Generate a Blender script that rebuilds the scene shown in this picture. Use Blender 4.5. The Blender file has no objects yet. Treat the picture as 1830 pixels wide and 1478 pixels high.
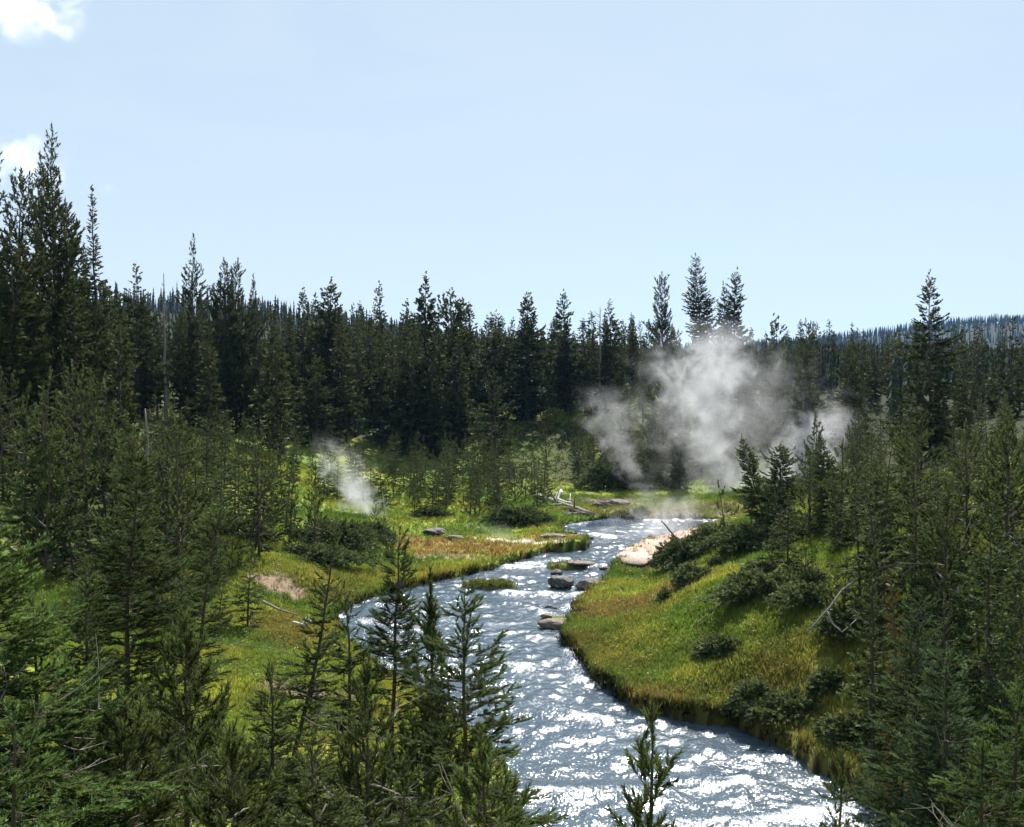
import bpy, math, random
import numpy as np
from math import radians, sin, cos, pi, atan

C = bpy.context.scene.collection
R = np.random.default_rng(7)

# ------------------------------------------------------------------ camera
F, CX, CY, HORIZ, H = 1962.0, 915.0, 739.0, 645.0, 10.0
PITCH = atan((CY - HORIZ) / F)
ca, sa = cos(PITCH), sin(PITCH)
cam = bpy.data.cameras.new('camera'); cam_o = bpy.data.objects.new('camera', cam); C.objects.link(cam_o)
cam.sensor_width = 36.0; cam.lens = 36.0 * F / 1830.0
cam.clip_start = 0.1; cam.clip_end = 20000
cam_o.location = (0, 0, H); cam_o.rotation_euler = (pi / 2 - PITCH, 0, 0)
bpy.context.scene.camera = cam_o

# ------------------------------------------------------------------ sun, sky, exposure
SUN_EL, SUN_AZ = radians(43), radians(13)          # azimuth measured from +Y towards +X
w = bpy.data.worlds.new('World'); bpy.context.scene.world = w; w.use_nodes = True
nt = w.node_tree; bg = nt.nodes['Background']
sky = nt.nodes.new('ShaderNodeTexSky'); sky.sky_type = 'NISHITA'; sky.sun_disc = False
sky.sun_elevation = SUN_EL; sky.sun_rotation = SUN_AZ
sky.altitude = 2000; sky.air_density = 0.6; sky.dust_density = 0.4; sky.ozone_density = 1.0
gm = nt.nodes.new('ShaderNodeGamma'); gm.inputs[1].default_value = 0.22; nt.links.new(sky.outputs[0], gm.inputs[0])   # a thin even veil levels the sky
vs = nt.nodes.new('ShaderNodeVectorMath'); vs.operation = 'MULTIPLY'; vs.inputs[1].default_value = (2.33, 2.76, 3.06)
nt.links.new(gm.outputs[0], vs.inputs[0]); tcw = nt.nodes.new('ShaderNodeTexCoord'); mpw = nt.nodes.new('ShaderNodeMapping'); mpw.inputs['Scale'].default_value = (1, 1, 3.2); nt.links.new(tcw.outputs['Generated'], mpw.inputs[0])
nzw = nt.nodes.new('ShaderNodeTexNoise'); nzw.inputs['Scale'].default_value = 2.6; nzw.inputs['Detail'].default_value = 6; nzw.inputs['Roughness'].default_value = .55; nzw.inputs['Distortion'].default_value = .8; nt.links.new(mpw.outputs[0], nzw.inputs['Vector'])
rpw = nt.nodes.new('ShaderNodeMapRange'); rpw.inputs[1].default_value = .38; rpw.inputs[2].default_value = .72; rpw.inputs[3].default_value = .10; rpw.inputs[4].default_value = .55; nt.links.new(nzw.outputs['Fac'], rpw.inputs[0])
mxw = nt.nodes.new('ShaderNodeMix'); mxw.data_type = 'RGBA'; nt.links.new(rpw.outputs[0], mxw.inputs[0]); nt.links.new(vs.outputs[0], mxw.inputs[6]); mxw.inputs[7].default_value = (3.42, 3.8, 4.15, 1)   # thin cirrus
nt.links.new(mxw.outputs[2], bg.inputs[0]); bg.inputs[1].default_value = 0.11
sl = bpy.data.lights.new('sun', 'SUN'); sl.energy = 4.9; sl.angle = radians(0.53); sl.color = (1.0, 0.95, 0.87)
so = bpy.data.objects.new('sun', sl); C.objects.link(so)
so.rotation_euler = (pi / 2 - SUN_EL, 0, pi - SUN_AZ); so.location = (0, 0, 60)
sc = bpy.context.scene
sc.view_settings.view_transform = 'Standard'; sc.view_settings.look = 'None'
sc.view_settings.exposure = 1.0; sc.view_settings.gamma = 1.0
cy = sc.cycles
cy.max_bounces = 6; cy.diffuse_bounces = 2; cy.glossy_bounces = 2; cy.transmission_bounces = 3
cy.transparent_max_bounces = 6; cy.volume_bounces = 1
cy.volume_step_rate = 1.0; cy.volume_max_steps = 64
cy.sample_clamp_indirect = 4.0; cy.use_denoising = True
cy.caustics_reflective = False; cy.caustics_refractive = False

# ------------------------------------------------------------------ helpers
def ray(px, py):
    vx, vy = (px - CX) / F, (CY - py) / F
    return np.array((vx, ca + vy * sa, -sa + vy * ca))
def at(px, py, D):
    d = ray(px, py); return d * (D / d[1]) + np.array((0, 0, H))
def onz(px, py, z=0.0):
    d = ray(px, py); return d * ((z - H) / d[2]) + np.array((0, 0, H))

def sstep(a, b, x):
    t = np.clip((x - a) / (b - a), 0, 1); return t * t * (3 - 2 * t)
def vnoise(x, y, seed=0):
    xi, yi = np.floor(x).astype(np.int64), np.floor(y).astype(np.int64)
    fx, fy = x - xi, y - yi
    fx, fy = fx * fx * (3 - 2 * fx), fy * fy * (3 - 2 * fy)
    def hsh(a, b):
        n = (a * 374761393 + b * 668265263 + seed * 1442695041) & 0xffffffff
        n = ((n ^ (n >> 13)) * 1274126177) & 0xffffffff
        return ((n ^ (n >> 16)) & 0xffff) / 65535.0
    a, b, c, d = hsh(xi, yi), hsh(xi + 1, yi), hsh(xi, yi + 1), hsh(xi + 1, yi + 1)
    return (a * (1 - fx) + b * fx) * (1 - fy) + (c * (1 - fx) + d * fx) * fy
def fbm(x, y, o=4, seed=0):
    s, a, t = 0, 1.0, 0
    for k in range(o):
        s = s + a * vnoise(x * 2 ** k + 13.7 * k, y * 2 ** k - 7.1 * k, seed + k); t += a; a *= .5
    return s / t

def mesh_np(name, V, T, mats, tint=None, mi=None, col=None, smooth=False):
    V = np.ascontiguousarray(V, dtype=np.float32); T = np.ascontiguousarray(T, dtype=np.int32)
    me = bpy.data.meshes.new(name)
    me.vertices.add(len(V)); me.vertices.foreach_set('co', V.ravel())
    k = T.shape[1]
    me.loops.add(T.size); me.loops.foreach_set('vertex_index', T.ravel())
    me.polygons.add(len(T)); me.polygons.foreach_set('loop_start', np.arange(0, T.size, k, dtype=np.int32))
    if smooth: me.polygons.foreach_set('use_smooth', np.ones(len(T), dtype=bool))
    for m in mats: me.materials.append(m)
    if mi is not None: me.polygons.foreach_set('material_index', np.ascontiguousarray(mi, dtype=np.int32))
    me.update(calc_edges=True)
    if tint is not None:
        a = me.attributes.new('tint', 'FLOAT', 'POINT'); a.data.foreach_set('value', np.ascontiguousarray(tint, dtype=np.float32))
    if col is not None:
        a = me.attributes.new('Col', 'FLOAT_COLOR', 'POINT')
        c4 = np.ones((len(V), 4), dtype=np.float32); c4[:, :3] = col; a.data.foreach_set('color', c4.ravel())
    return me
def obj(name, me, parent=None, loc=(0, 0, 0), rot=(0, 0, 0), scale=(1, 1, 1)):
    o = bpy.data.objects.new(name, me); C.objects.link(o)
    o.location = loc; o.rotation_euler = rot; o.scale = scale
    if parent is not None: o.parent = parent
    return o
def tag(o, label=None, cat=None, group=None, kind=None):
    if label: o['label'] = label
    if cat: o['category'] = cat
    if group: o['group'] = group
    if kind: o['kind'] = kind
    return o
def tube(P, rad, n=6, cap=True):
    P = np.asarray(P, float); rad = np.broadcast_to(np.asarray(rad, float), (len(P),))
    t = np.gradient(P, axis=0); t /= np.linalg.norm(t, axis=1, keepdims=True) + 1e-9
    ref = np.array((0.31, 0.95, 0.05)) if abs(t[0, 2]) > .6 else np.array((0.05, 0.02, 1.0))
    u = np.cross(t, ref); u /= np.linalg.norm(u, axis=1, keepdims=True) + 1e-9
    v = np.cross(t, u)
    a = np.arange(n) * 2 * pi / n
    V = P[:, None] + rad[:, None, None] * (np.cos(a)[None, :, None] * u[:, None] + np.sin(a)[None, :, None] * v[:, None])
    V = V.reshape(-1, 3); m = len(P)
    i, j = np.meshgrid(np.arange(m - 1), np.arange(n), indexing='ij')
    A = i * n + j; B = i * n + (j + 1) % n; Cc = A + n; D = B + n
    T = np.concatenate([np.stack([A, B, D], -1).reshape(-1, 3), np.stack([A, D, Cc], -1).reshape(-1, 3)])
    if cap:
        V = np.concatenate([V, P[:1], P[-1:]]); k = m * n
        j = np.arange(n)
        T = np.concatenate([T, np.stack([np.full(n, k), (j + 1) % n, j], -1), np.stack([np.full(n, k + 1), (m - 1) * n + j, (m - 1) * n + (j + 1) % n], -1)])
    return V, T
class Acc:
    def __init__(s): s.V, s.T, s.M, s.t, s.n = [], [], [], [], 0
    def add(s, V, T, m=0, tint=0.5):
        s.V.append(V); s.T.append(T + s.n); s.M.append(np.full(len(T), m)); s.n += len(V)
        s.t.append(np.broadcast_to(np.asarray(tint, float), (len(V),)))
    def mesh(s, name, mats, smooth=False):
        return mesh_np(name, np.concatenate(s.V), np.concatenate(s.T), mats, np.concatenate(s.t), np.concatenate(s.M), smooth=smooth)

# ------------------------------------------------------------------ materials
def mat(name):
    m = bpy.data.materials.new(name); m.use_nodes = True; n = m.node_tree
    return m, n, n.nodes['Principled BSDF'], n.links
def node(n, t, **k):
    x = n.nodes.new(t)
    for a, b in k.items(): setattr(x, a, b)
    return x
def mixc(n, l, fac, a, b, mode='MIX'):
    x = node(n, 'ShaderNodeMix', data_type='RGBA', blend_type=mode)
    for s, v in ((0, fac), (6, a), (7, b)):
        if hasattr(v, 'is_linked'): l.new(v, x.inputs[s])
        else: x.inputs[s].default_value = v if s == 0 else (*v, 1)
    return x.outputs[2]
def mth(n, l, op, *a, clamp=False):
    x = node(n, 'ShaderNodeMath', operation=op, use_clamp=clamp)
    for i, v in enumerate(a):
        if hasattr(v, 'is_linked'): l.new(v, x.inputs[i])
        else: x.inputs[i].default_value = v
    return x.outputs[0]
def noise_fac(n, l, scale, detail=3, coord='Object', rough=.55, dist=0):
    tc = node(n, 'ShaderNodeTexCoord'); x = node(n, 'ShaderNodeTexNoise')
    x.inputs['Scale'].default_value = scale; x.inputs['Detail'].default_value = detail
    x.inputs['Roughness'].default_value = rough; x.inputs['Distortion'].default_value = dist
    l.new(tc.outputs[coord], x.inputs['Vector']); return x.outputs['Fac']

def needle_mat(name, dark, light, transl=.27, vary=.35):
    m, n, p, l = mat(name)
    at_ = node(n, 'ShaderNodeAttribute', attribute_name='tint')
    oi = node(n, 'ShaderNodeObjectInfo')
    c = mixc(n, l, mth(n, l, 'POWER', mth(n, l, 'MAXIMUM', mth(n, l, 'MULTIPLY', at_.outputs['Fac'], 1.15), 0.0), 1.45), dark, light)  # tint pales new growth; its wide contrast paints inner shade and lit tips
    nz = noise_fac(n, l, 1.3, 3)
    hs = node(n, 'ShaderNodeHueSaturation')
    l.new(c, hs.inputs['Color'])
    l.new(mth(n, l, 'MULTIPLY_ADD', oi.outputs['Random'], -.035, .515), hs.inputs['Hue'])
    l.new(mth(n, l, 'ADD', mth(n, l, 'MULTIPLY_ADD', oi.outputs['Random'], vary, 1 - vary * .6), mth(n, l, 'MULTIPLY_ADD', nz, .7, -.35)), hs.inputs['Value'])
    l.new(hs.outputs[0], p.inputs['Base Color'])
    p.inputs['Roughness'].default_value = .7; p.inputs['Specular IOR Level'].default_value = .06
    tr = node(n, 'ShaderNodeBsdfTranslucent'); l.new(mixc(n, l, .6, hs.outputs[0], (.12, .14, .035)), tr.inputs[0])
    mx = node(n, 'ShaderNodeMixShader'); mx.inputs[0].default_value = transl
    l.new(p.outputs[0], mx.inputs[1]); l.new(tr.outputs[0], mx.inputs[2])
    l.new(mx.outputs[0], n.nodes['Material Output'].inputs[0]); return m
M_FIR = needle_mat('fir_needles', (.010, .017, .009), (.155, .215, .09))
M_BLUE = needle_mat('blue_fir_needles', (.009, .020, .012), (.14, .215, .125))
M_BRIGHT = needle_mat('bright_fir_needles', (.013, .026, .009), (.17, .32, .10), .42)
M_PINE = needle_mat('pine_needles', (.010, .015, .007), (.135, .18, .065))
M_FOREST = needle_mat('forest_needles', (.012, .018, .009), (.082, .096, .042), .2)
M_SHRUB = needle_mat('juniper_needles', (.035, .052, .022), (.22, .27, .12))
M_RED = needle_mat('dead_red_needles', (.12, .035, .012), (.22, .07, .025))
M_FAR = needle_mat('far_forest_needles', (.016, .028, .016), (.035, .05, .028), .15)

def wood_mat(name, a, b, scale=9):
    m, n, p, l = mat(name)
    c = mixc(n, l, noise_fac(n, l, scale, 5, rough=.7), a, b); l.new(c, p.inputs['Base Color'])
    p.inputs['Roughness'].default_value = .85; p.inputs['Specular IOR Level'].default_value = .2
    bp = node(n, 'ShaderNodeBump'); bp.inputs['Strength'].default_value = .6; bp.inputs['Distance'].default_value = .02
    l.new(noise_fac(n, l, scale * 3, 4), bp.inputs['Height']); l.new(bp.outputs[0], p.inputs['Normal']); return m
M_BARK = wood_mat('bark', (.035, .026, .02), (.11, .085, .065))
M_DEAD = wood_mat('dead_twig', (.14, .12, .105), (.32, .28, .25))
M_WHITE = wood_mat('bleached_wood', (.42, .39, .35), (.72, .68, .62), 5)
M_GREYLOG = wood_mat('grey_log', (.14, .12, .11), (.38, .34, .31), 4)
M_BROWNLOG = wood_mat('wet_log', (.06, .04, .032), (.16, .11, .09), 4)

def rock_mat(name, a, b, c3, scale=3):
    m, n, p, l = mat(name)
    c = mixc(n, l, noise_fac(n, l, scale, 6, rough=.65), a, b)
    f = mth(n, l, 'MULTIPLY', mth(n, l, 'SUBTRACT', noise_fac(n, l, scale * 2.3, 4), .5), 5, clamp=True)
    c = mixc(n, l, f, c, c3); l.new(c, p.inputs['Base Color']); p.inputs['Roughness'].default_value = .8
    bp = node(n, 'ShaderNodeBump'); bp.inputs['Strength'].default_value = .8; bp.inputs['Distance'].default_value = .06
    l.new(noise_fac(n, l, scale * 4, 6, rough=.7), bp.inputs['Height']); l.new(bp.outputs[0], p.inputs['Normal']); return m
M_ROCK = rock_mat('grey_rock', (.04, .036, .034), (.13, .115, .105), (.21, .185, .16))
M_ROCKB = rock_mat('brown_rock', (.06, .045, .036), (.19, .145, .11), (.27, .22, .18))
M_TRAV = rock_mat('travertine', (.33, .22, .17), (.46, .34, .28), (.55, .45, .38), 5)
M_TRAVO = rock_mat('orange_travertine', (.26, .13, .06), (.46, .28, .17), (.6, .5, .4), 4)

# ground: colour attribute plus fine mottling
def ground_mat(name, grass=False):
    m, n, p, l = mat(name)
    a = node(n, 'ShaderNodeAttribute', attribute_name='Col')
    if grass:
        l.new(a.outputs['Color'], p.inputs['Base Color'])
        tr = node(n, 'ShaderNodeBsdfTranslucent'); l.new(a.outputs['Color'], tr.inputs[0])
        mx = node(n, 'ShaderNodeMixShader'); mx.inputs[0].default_value = .45
        l.new(p.outputs[0], mx.inputs[1]); l.new(tr.outputs[0], mx.inputs[2]); l.new(mx.outputs[0], n.nodes['Material Output'].inputs[0])
        p.inputs['Roughness'].default_value = .8; p.inputs['Specular IOR Level'].default_value = .05
    else:
        f = noise_fac(n, l, 2.2, 6, rough=.7)
        hs = node(n, 'ShaderNodeHueSaturation'); l.new(a.outputs['Color'], hs.inputs['Color'])
        l.new(mth(n, l, 'MULTIPLY_ADD', f, 1.4, .3), hs.inputs['Value'])
        l.new(hs.outputs[0], p.inputs['Base Color']); p.inputs['Roughness'].default_value = .95; p.inputs['Specular IOR Level'].default_value = .1
        bp = node(n, 'ShaderNodeBump'); bp.inputs['Strength'].default_value = .9; bp.inputs['Distance'].default_value = .12
        l.new(noise_fac(n, l, 5, 6, rough=.7), bp.inputs['Height']); l.new(bp.outputs[0], p.inputs['Normal'])
    return m
M_GROUND = ground_mat('ground'); M_GRASS = ground_mat('grass_blades', True)

# ------------------------------------------------------------------ terrain
RIVER_PX = [(940, 1478), (905, 1400), (865, 1330), (760, 1255), (670, 1195), (610, 1140), (600, 1105), (645, 1078), (720, 1055), (800, 1036), (880, 1018), (935, 1000),
            (985, 988), (1050, 984), (1056, 970), (1012, 955), (1004, 940), (1050, 933), (1110, 928), (1290, 930), (1420, 934), (1420, 938), (1290, 938), (1215, 953), (1160, 970), (1112, 995),
            (1098, 1025), (1080, 1050), (1036, 1084), (1003, 1120), (1008, 1160), (1058, 1213), (1130, 1268), (1215, 1288), (1290, 1296), (1345, 1318), (1440, 1365), (1530, 1430), (1600, 1478),
            (1800, 1600), (1900, 1750), (1200, 1850), (1000, 1640)]
RIV = np.array([onz(*p)[:2] for p in RIVER_PX])
ISLES = [(*onz(875, 1048)[:2], 1.5, .55, .16), (*onz(1012, 1014)[:2], 1.25, .7, .14), (*onz(1000, 1112)[:2], 1.1, .8, .1)]
def river_d(x, y):                                                   # > 0 outside the water
    x = np.asarray(x, float); y = np.asarray(y, float)
    d = np.full(x.shape, 1e9); ins = np.zeros(x.shape, bool)
    for k in range(len(RIV)):
        a, b = RIV[k], RIV[(k + 1) % len(RIV)]; e = b - a
        t = np.clip(((x - a[0]) * e[0] + (y - a[1]) * e[1]) / (e @ e), 0, 1)
        d = np.minimum(d, np.hypot(x - a[0] - t * e[0], y - a[1] - t * e[1]))
        if a[1] != b[1]:
            c = ((a[1] > y) != (b[1] > y)) & (x < (b[0] - a[0]) * (y - a[1]) / (b[1] - a[1]) + a[0]); ins ^= c
    d = np.where(ins, -d, d)
    return d + .45 * (fbm(x * 1.1, y * 1.1, 3, 5) - .5) + .28 * (fbm(x * 3.6, y * 3.6, 3, 6) - .5)
CTRL_PX = [(290, 1060, 40), (480, 1035, 43), (430, 930, 55), (100, 900, 45), (50, 730, 60), (350, 750, 88), (600, 790, 95), (800, 925, 69), (850, 865, 84), (700, 905, 72),
           (600, 930, 59), (540, 1000, 49), (430, 1180, 33), (330, 1250, 29), (620, 1290, 29), (950, 785, 104), (1000, 725, 120), (1060, 690, 132), (1190, 1018, 47), (1208, 988, 49.5), (1290, 948, 50),
           (1350, 932, 48), (1300, 1050, 38), (1300, 1150, 33.5), (1200, 1235, 31), (1400, 1270, 29), (1500, 1200, 29), (1500, 1050, 34), (1600, 1340, 25), (1700, 1200, 26), (1700, 1000, 32),
           (1830, 900, 34), (1500, 930, 44), (1700, 880, 45), (1680, 770, 78), (1500, 745, 108), (1280, 872, 92), (1200, 705, 118), (1100, 1035, 49), (1060, 1085, 43.5), (1040, 1160, 37), (1150, 945, 66),
           (1000, 885, 80), (700, 740, 115), (500, 760, 100), (1250, 940, 64), (760, 980, 57), (700, 1040, 49.5), (1400, 860, 80), (1600, 800, 70), (800, 760, 108), (880, 990, 55.5)]
CTRL = np.array([at(*p) for p in CTRL_PX] +
    [(0, 0, 8.3), (-6, 0, 8.4), (6, 0, 8.4), (0, 5, 7.0), (-6, 6, 7.0), (6, 6, 6.9), (0, 9, 5.1), (-8, 11, 5.0), (8, 11, 4.9), (0, 12, 3.7), (0, 16, 2.0), (-8, 18, 3.2), (9, 17, 3.0), (0, 19, .9),
     (-20, 10, 7), (20, 10, 7), (-20, 25, 5), (22, 25, 5), (-30, 40, 7), (35, 40, 8), (-45, 70, 10), (55, 70, 8), (-60, 110, 9), (70, 110, 6), (0, -8, 8.6), (-20, -8, 9), (20, -8, 9), (-30, 140, 7), (30, 150, 6), (70, 150, 6), (-70, 150, 9), (0, 155, 7)], float)
def tps(P, Z, lam):
    n = len(P); d = np.hypot(P[:, None, 0] - P[None, :, 0], P[:, None, 1] - P[None, :, 1])
    K = np.where(d > 0, d * d * np.log(d + 1e-12), 0) + lam * np.eye(n)
    A = np.zeros((n + 3, n + 3)); A[:n, :n] = K; A[:n, n] = 1; A[:n, n + 1:] = P; A[n, :n] = 1; A[n + 1:, :n] = P.T
    return np.linalg.solve(A, np.concatenate([Z, np.zeros(3)]))
TW = tps(CTRL[:, :2], CTRL[:, 2], 6.0)
def tps_eval(x, y):
    s = TW[-3] + TW[-2] * x + TW[-1] * y
    for k in range(len(CTRL)):
        r2 = (x - CTRL[k, 0]) ** 2 + (y - CTRL[k, 1]) ** 2 + 1e-9
        s = s + TW[k] * .5 * r2 * np.log(r2)
    return s
def hills(x, y):
    u = x / np.maximum(y, 40)
    z = 5.5 + 0 * x
    z = z + 23 * sstep(180, 430, y) * sstep(.12, -.36, u)
    z = z + 52 * sstep(800, 1500, y) * sstep(-.05, .5, u) * (1 + .12 * np.sin(u * 18))
    z = z + 3 * (fbm(x / 60, y / 60, 3, 9) - .5) * sstep(150, 300, y)
    return z
def ground_z(x, y):
    x = np.asarray(x, float); y = np.asarray(y, float)
    b = np.clip(sstep(135, 190, y) + sstep(60, 100, np.abs(x)), 0, 1)
    xc, yc = np.clip(x, -105, 105), np.clip(y, -20, 195)
    g = tps_eval(xc, yc) * (1 - b) + b * hills(x, y)
    g = np.maximum(g, .22) + .5 * (fbm(x / 3.5, y / 3.5, 3, 2) - .5) + .16 * (fbm(x * 1.1, y * 1.1, 3, 3) - .5)
    near = (np.abs(x) < 40) & (y < 90) & (y > 8)
    d = np.full(x.shape, 50.0); d[near] = river_d(x[near], y[near])
    for ix, iy, rx, ry, hz in ISLES:
        q = np.hypot((x - ix) / rx, (y - iy) / ry)
        d = np.where(q < 1.25, np.maximum(d, (1 - q) * .6), d)
    bank = (.22 + .24 * sstep(0, 4, x)) * (1 - .62 * sstep(57, 64, y)) + .14 * (fbm(x * .8, y * .8, 2, 21) - .5)
    g = np.maximum(g, bank)
    for px, py, D, rx, ry in ((1170, 922, 71, 9, 4.5), (1135, 1012, 49.7, 1.9, 2.5), (1210, 965, 57, 2.4, 4.8)):
        c = at(px, py, D); m = 1 - sstep(.75, 1.35, np.hypot((x - c[0]) / rx, (y - c[1]) / ry)); g = g * (1 - m) + np.minimum(g, .26 + .025 * (y - 50)) * m
    isl = np.zeros(x.shape, bool)
    for ix, iy, rx, ry, hz in ISLES: isl |= np.hypot((x - ix) / rx, (y - iy) / ry) < 1.2
    g = np.where(isl, np.minimum(g, .17), g)
    out = bank * sstep(-.02, .16, d) * (1 - sstep(.3, 2.6, d)) + g * sstep(.3, 2.6, d)
    out = np.where(isl, g * sstep(-.02, .3, d), out)
    return np.where(d < 0, -.45, out - .45 * (1 - sstep(0, .1, d)))
def gz(x, y): return float(ground_z(np.array([x]), np.array([y]))[0])

# colour of the ground, real patches of plants, soil and mineral crust, plus some painted shade
def blob(x, y, px, py, D, rx, ry, ang=0.0):
    c = at(px, py, D); dx, dy = x - c[0], y - c[1]
    X, Y = dx * cos(ang) + dy * sin(ang), -dx * sin(ang) + dy * cos(ang)
    q = np.hypot(X / rx, Y / ry) + (fbm(x * 1.3, y * 1.3, 3, 44) - .5) * 1.2 + (fbm(x * 4.5, y * 4.5, 3, 45) - .5) * 1.3
    return 1 - sstep(.65, 1.05, q)
def ground_col(x, y):
    n1, n2, n3 = fbm(x / 5, y / 5, 4, 31), fbm(x / 1.6, y / 1.6, 4, 32), fbm(x / 9, y / 9, 3, 33)
    L = lambda a, b, t: a + (b - a) * np.clip(t, 0, 1)[..., None]
    A = lambda *c: np.array(c)
    c = L(A(.115, .185, .030) + 0 * x[..., None], A(.27, .31, .046), sstep(.35, .68, n1 * .6 + n2 * .4))
    c = L(c, A(.33, .29, .05), .6 * sstep(.55, .78, n2)); n4 = fbm(x / .7, y / .7, 3, 36); c = L(c, A(.05, .085, .016),   .45 * sstep(.50, .68, fbm(x / 2.3, y / 2.3, 4, 37))); c = c * (.8 + .4 * n4)[..., None]
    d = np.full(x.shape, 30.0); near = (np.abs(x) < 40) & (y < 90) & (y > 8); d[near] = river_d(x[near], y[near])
    c = L(c, A(.27, .155, .055), .4 * sstep(.54, .70, n3) * (1 - sstep(1, 6, d)) * (y < 75))
    c = L(c, A(.28, .17, .06), .8 * blob(x, y, 830, 985, 57, 4.5, 3) )
    c = L(c, A(.28, .17, .06), .8 * blob(x, y, 1000, 965, 60, 2.5, 1.6))
    c = L(c, A(.25, .15, .06), .5 * blob(x, y, 1130, 1240, 31, 1.6, 1.0))
    c = L(c, A(.26, .15, .06), .7 * blob(x, y, 1125, 1095, 42, 2.8, 2.2))
    c = L(c, A(.25, .15, .05), .6 * blob(x, y, 520, 1105, 38, 1.4, 2.5))
    soil = np.maximum(np.maximum(blob(x, y, 490, 1035, 43, 1.25, 1.3), blob(x, y, 540, 1245, 31, 1.4, .7)), .8 * blob(x, y, 110, 1000, 40, 1.6, 1.6))
    c = L(c, A(.21, .15, .11) * (.6 + .8 * fbm(x * 3, y * 3, 4, 72))[..., None], soil * .92)
    c = L(c, A(.36, .27, .2), .9 * blob(x, y, 790, 1005, 54, 1.6, .5))
    c = L(c, A(.24, .2, .17), .9 * blob(x, y, 1075, 905, 76, 3.5, 1.2))
    pk = np.maximum(blob(x, y, 1160, 990, 54, 2.9, 3.8), blob(x, y, 1230, 958, 62, 3, 3))
    pk = np.maximum(pk, blob(x, y, 1180, 972, 57, 3.2, 4)); c = L(c, A(.46, .33, .27) * (.75 + .5 * fbm(x * 1.5, y * 1.5, 4, 71))[..., None], pk)
    c = L(c, A(.6, .55, .47), .85 * blob(x, y, 930, 972, 59, 2.6, .55, -.5))
    c = L(c, A(.24, .22, .09), .8 * blob(x, y, 1180, 921, 71.5, 6, 2.6)); c = L(c, A(.46, .36, .29), .8 * blob(x, y, 1210, 930, 69.3, 4.5, .5))
    c = L(c, A(.016, .012, .008), (1 - sstep(.05, .3, d)) * (d < 5))     # peat on the cut bank, near black to paint in the undercut's shade
    for ix, iy, rx, ry, hz in ISLES: c = L(c, A(.12, .13, .03), 1 - sstep(.9, 1.2, np.hypot((x - ix) / rx, (y - iy) / ry)))
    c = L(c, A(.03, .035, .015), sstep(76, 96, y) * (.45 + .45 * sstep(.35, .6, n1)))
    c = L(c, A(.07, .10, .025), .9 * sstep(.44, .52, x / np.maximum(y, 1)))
    c = L(c, A(.035, .045, .015), .85 * sstep(36, 44, y) * sstep(-.22, -.31, x / np.maximum(y, 1)))  # darkens the ground colour to paint in shade beneath the left thicket
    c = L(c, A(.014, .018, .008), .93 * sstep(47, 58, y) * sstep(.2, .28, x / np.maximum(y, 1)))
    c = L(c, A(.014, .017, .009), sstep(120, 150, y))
    return c * 1.16

def axis(lo, hi, step, far_lo, far_hi, g=1.13):
    a = list(np.arange(lo, hi + 1e-6, step)); s = step
    while a[-1] < far_hi: s *= g; a.append(a[-1] + s)
    b, s = [], step; q = lo
    while q > far_lo: s *= g; q -= s; b.append(q)
    return np.array(b[::-1] + a)
def grid(xs, ys):
    X, Y = np.meshgrid(xs, ys); nx, ny = len(xs), len(ys)
    i, j = np.meshgrid(np.arange(nx - 1), np.arange(ny - 1)); A = (j * nx + i).ravel()
    return X.ravel(), Y.ravel(), np.stack([A, A + 1, A + nx + 1, A + nx], -1)
gx, gy, gq = grid(axis(-26, 26, .22, -2500, 2500, 1.1), axis(8, 76, .22, -60, 4000, 1.1))
gzv = ground_z(gx, gy)
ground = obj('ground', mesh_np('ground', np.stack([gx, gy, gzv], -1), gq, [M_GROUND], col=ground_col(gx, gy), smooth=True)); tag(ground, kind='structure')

# ------------------------------------------------------------------ creek
FOAM = [((940, 1424), (1170, 1412), .22), ((1230, 1392), (1330, 1395), .13), ((1400, 1460), (1560, 1440), .25), ((1200, 1470), (1420, 1462), .16), ((880, 1180), (960, 1200), .3), ((640, 1185), (800, 1200), .35),
        ((830, 1012), (960, 1015), .3), ((1010, 1085), (1060, 1075), .35), ((1010, 935), (1110, 931), .7), ((1000, 950), (1090, 960), .4), ((700, 1075), (760, 1100), .25), ((900, 1060), (1080, 1062), .22),
        ((940, 1010), (1000, 1000), .4), ((960, 1260), (1080, 1290), .25), ((1020, 1165), (1040, 1215), .25), ((1090, 930), (1270, 930), .3), ((650, 1110), (760, 1130), .3), ((950, 1090), (1040, 1110), .2)]
wx, wy, wq = grid(np.arange(-13, 25, .09), np.arange(17, 76, .09))
wd = np.full(wx.shape, 9.0)
sel = wx < 40; wd[sel] = river_d(wx[sel], wy[sel])
foam = np.zeros(wx.shape)
for a, b, s in FOAM:
    a, b = onz(*a)[:2], onz(*b)[:2]; e = b - a
    t = np.clip(((wx - a[0]) * e[0] + (wy - a[1]) * e[1]) / (e @ e), 0, 1)
    foam = np.maximum(foam, np.exp(-(np.hypot(wx - a[0] - t * e[0], wy - a[1] - t * e[1]) / (1.7 * s)) ** 2))
foam *= .25 + 1.3 * fbm(wx * 1.1, wy * .8, 3, 65)
wz = .12 * (fbm(wx * 1.0, wy * .8, 2, 61) - .5) + .11 * (fbm(wx * 3.4, wy * 2.2, 2, 62) - .5) + .045 * (fbm(wx * 7, wy * 4.5, 2, 63) - .5) * (1 + foam)
wz = wz + .07 * foam + .015
keep = (wd < .5)[wq].all(1); idx = np.unique(wq[keep]); remap = np.full(len(wx), -1); remap[idx] = np.arange(len(idx))
M_WATER, n, p, l = mat('water')
fa = node(n, 'ShaderNodeAttribute', attribute_name='tint')
p.inputs['IOR'].default_value = 1.33; p.inputs['Specular IOR Level'].default_value = .6
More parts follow.
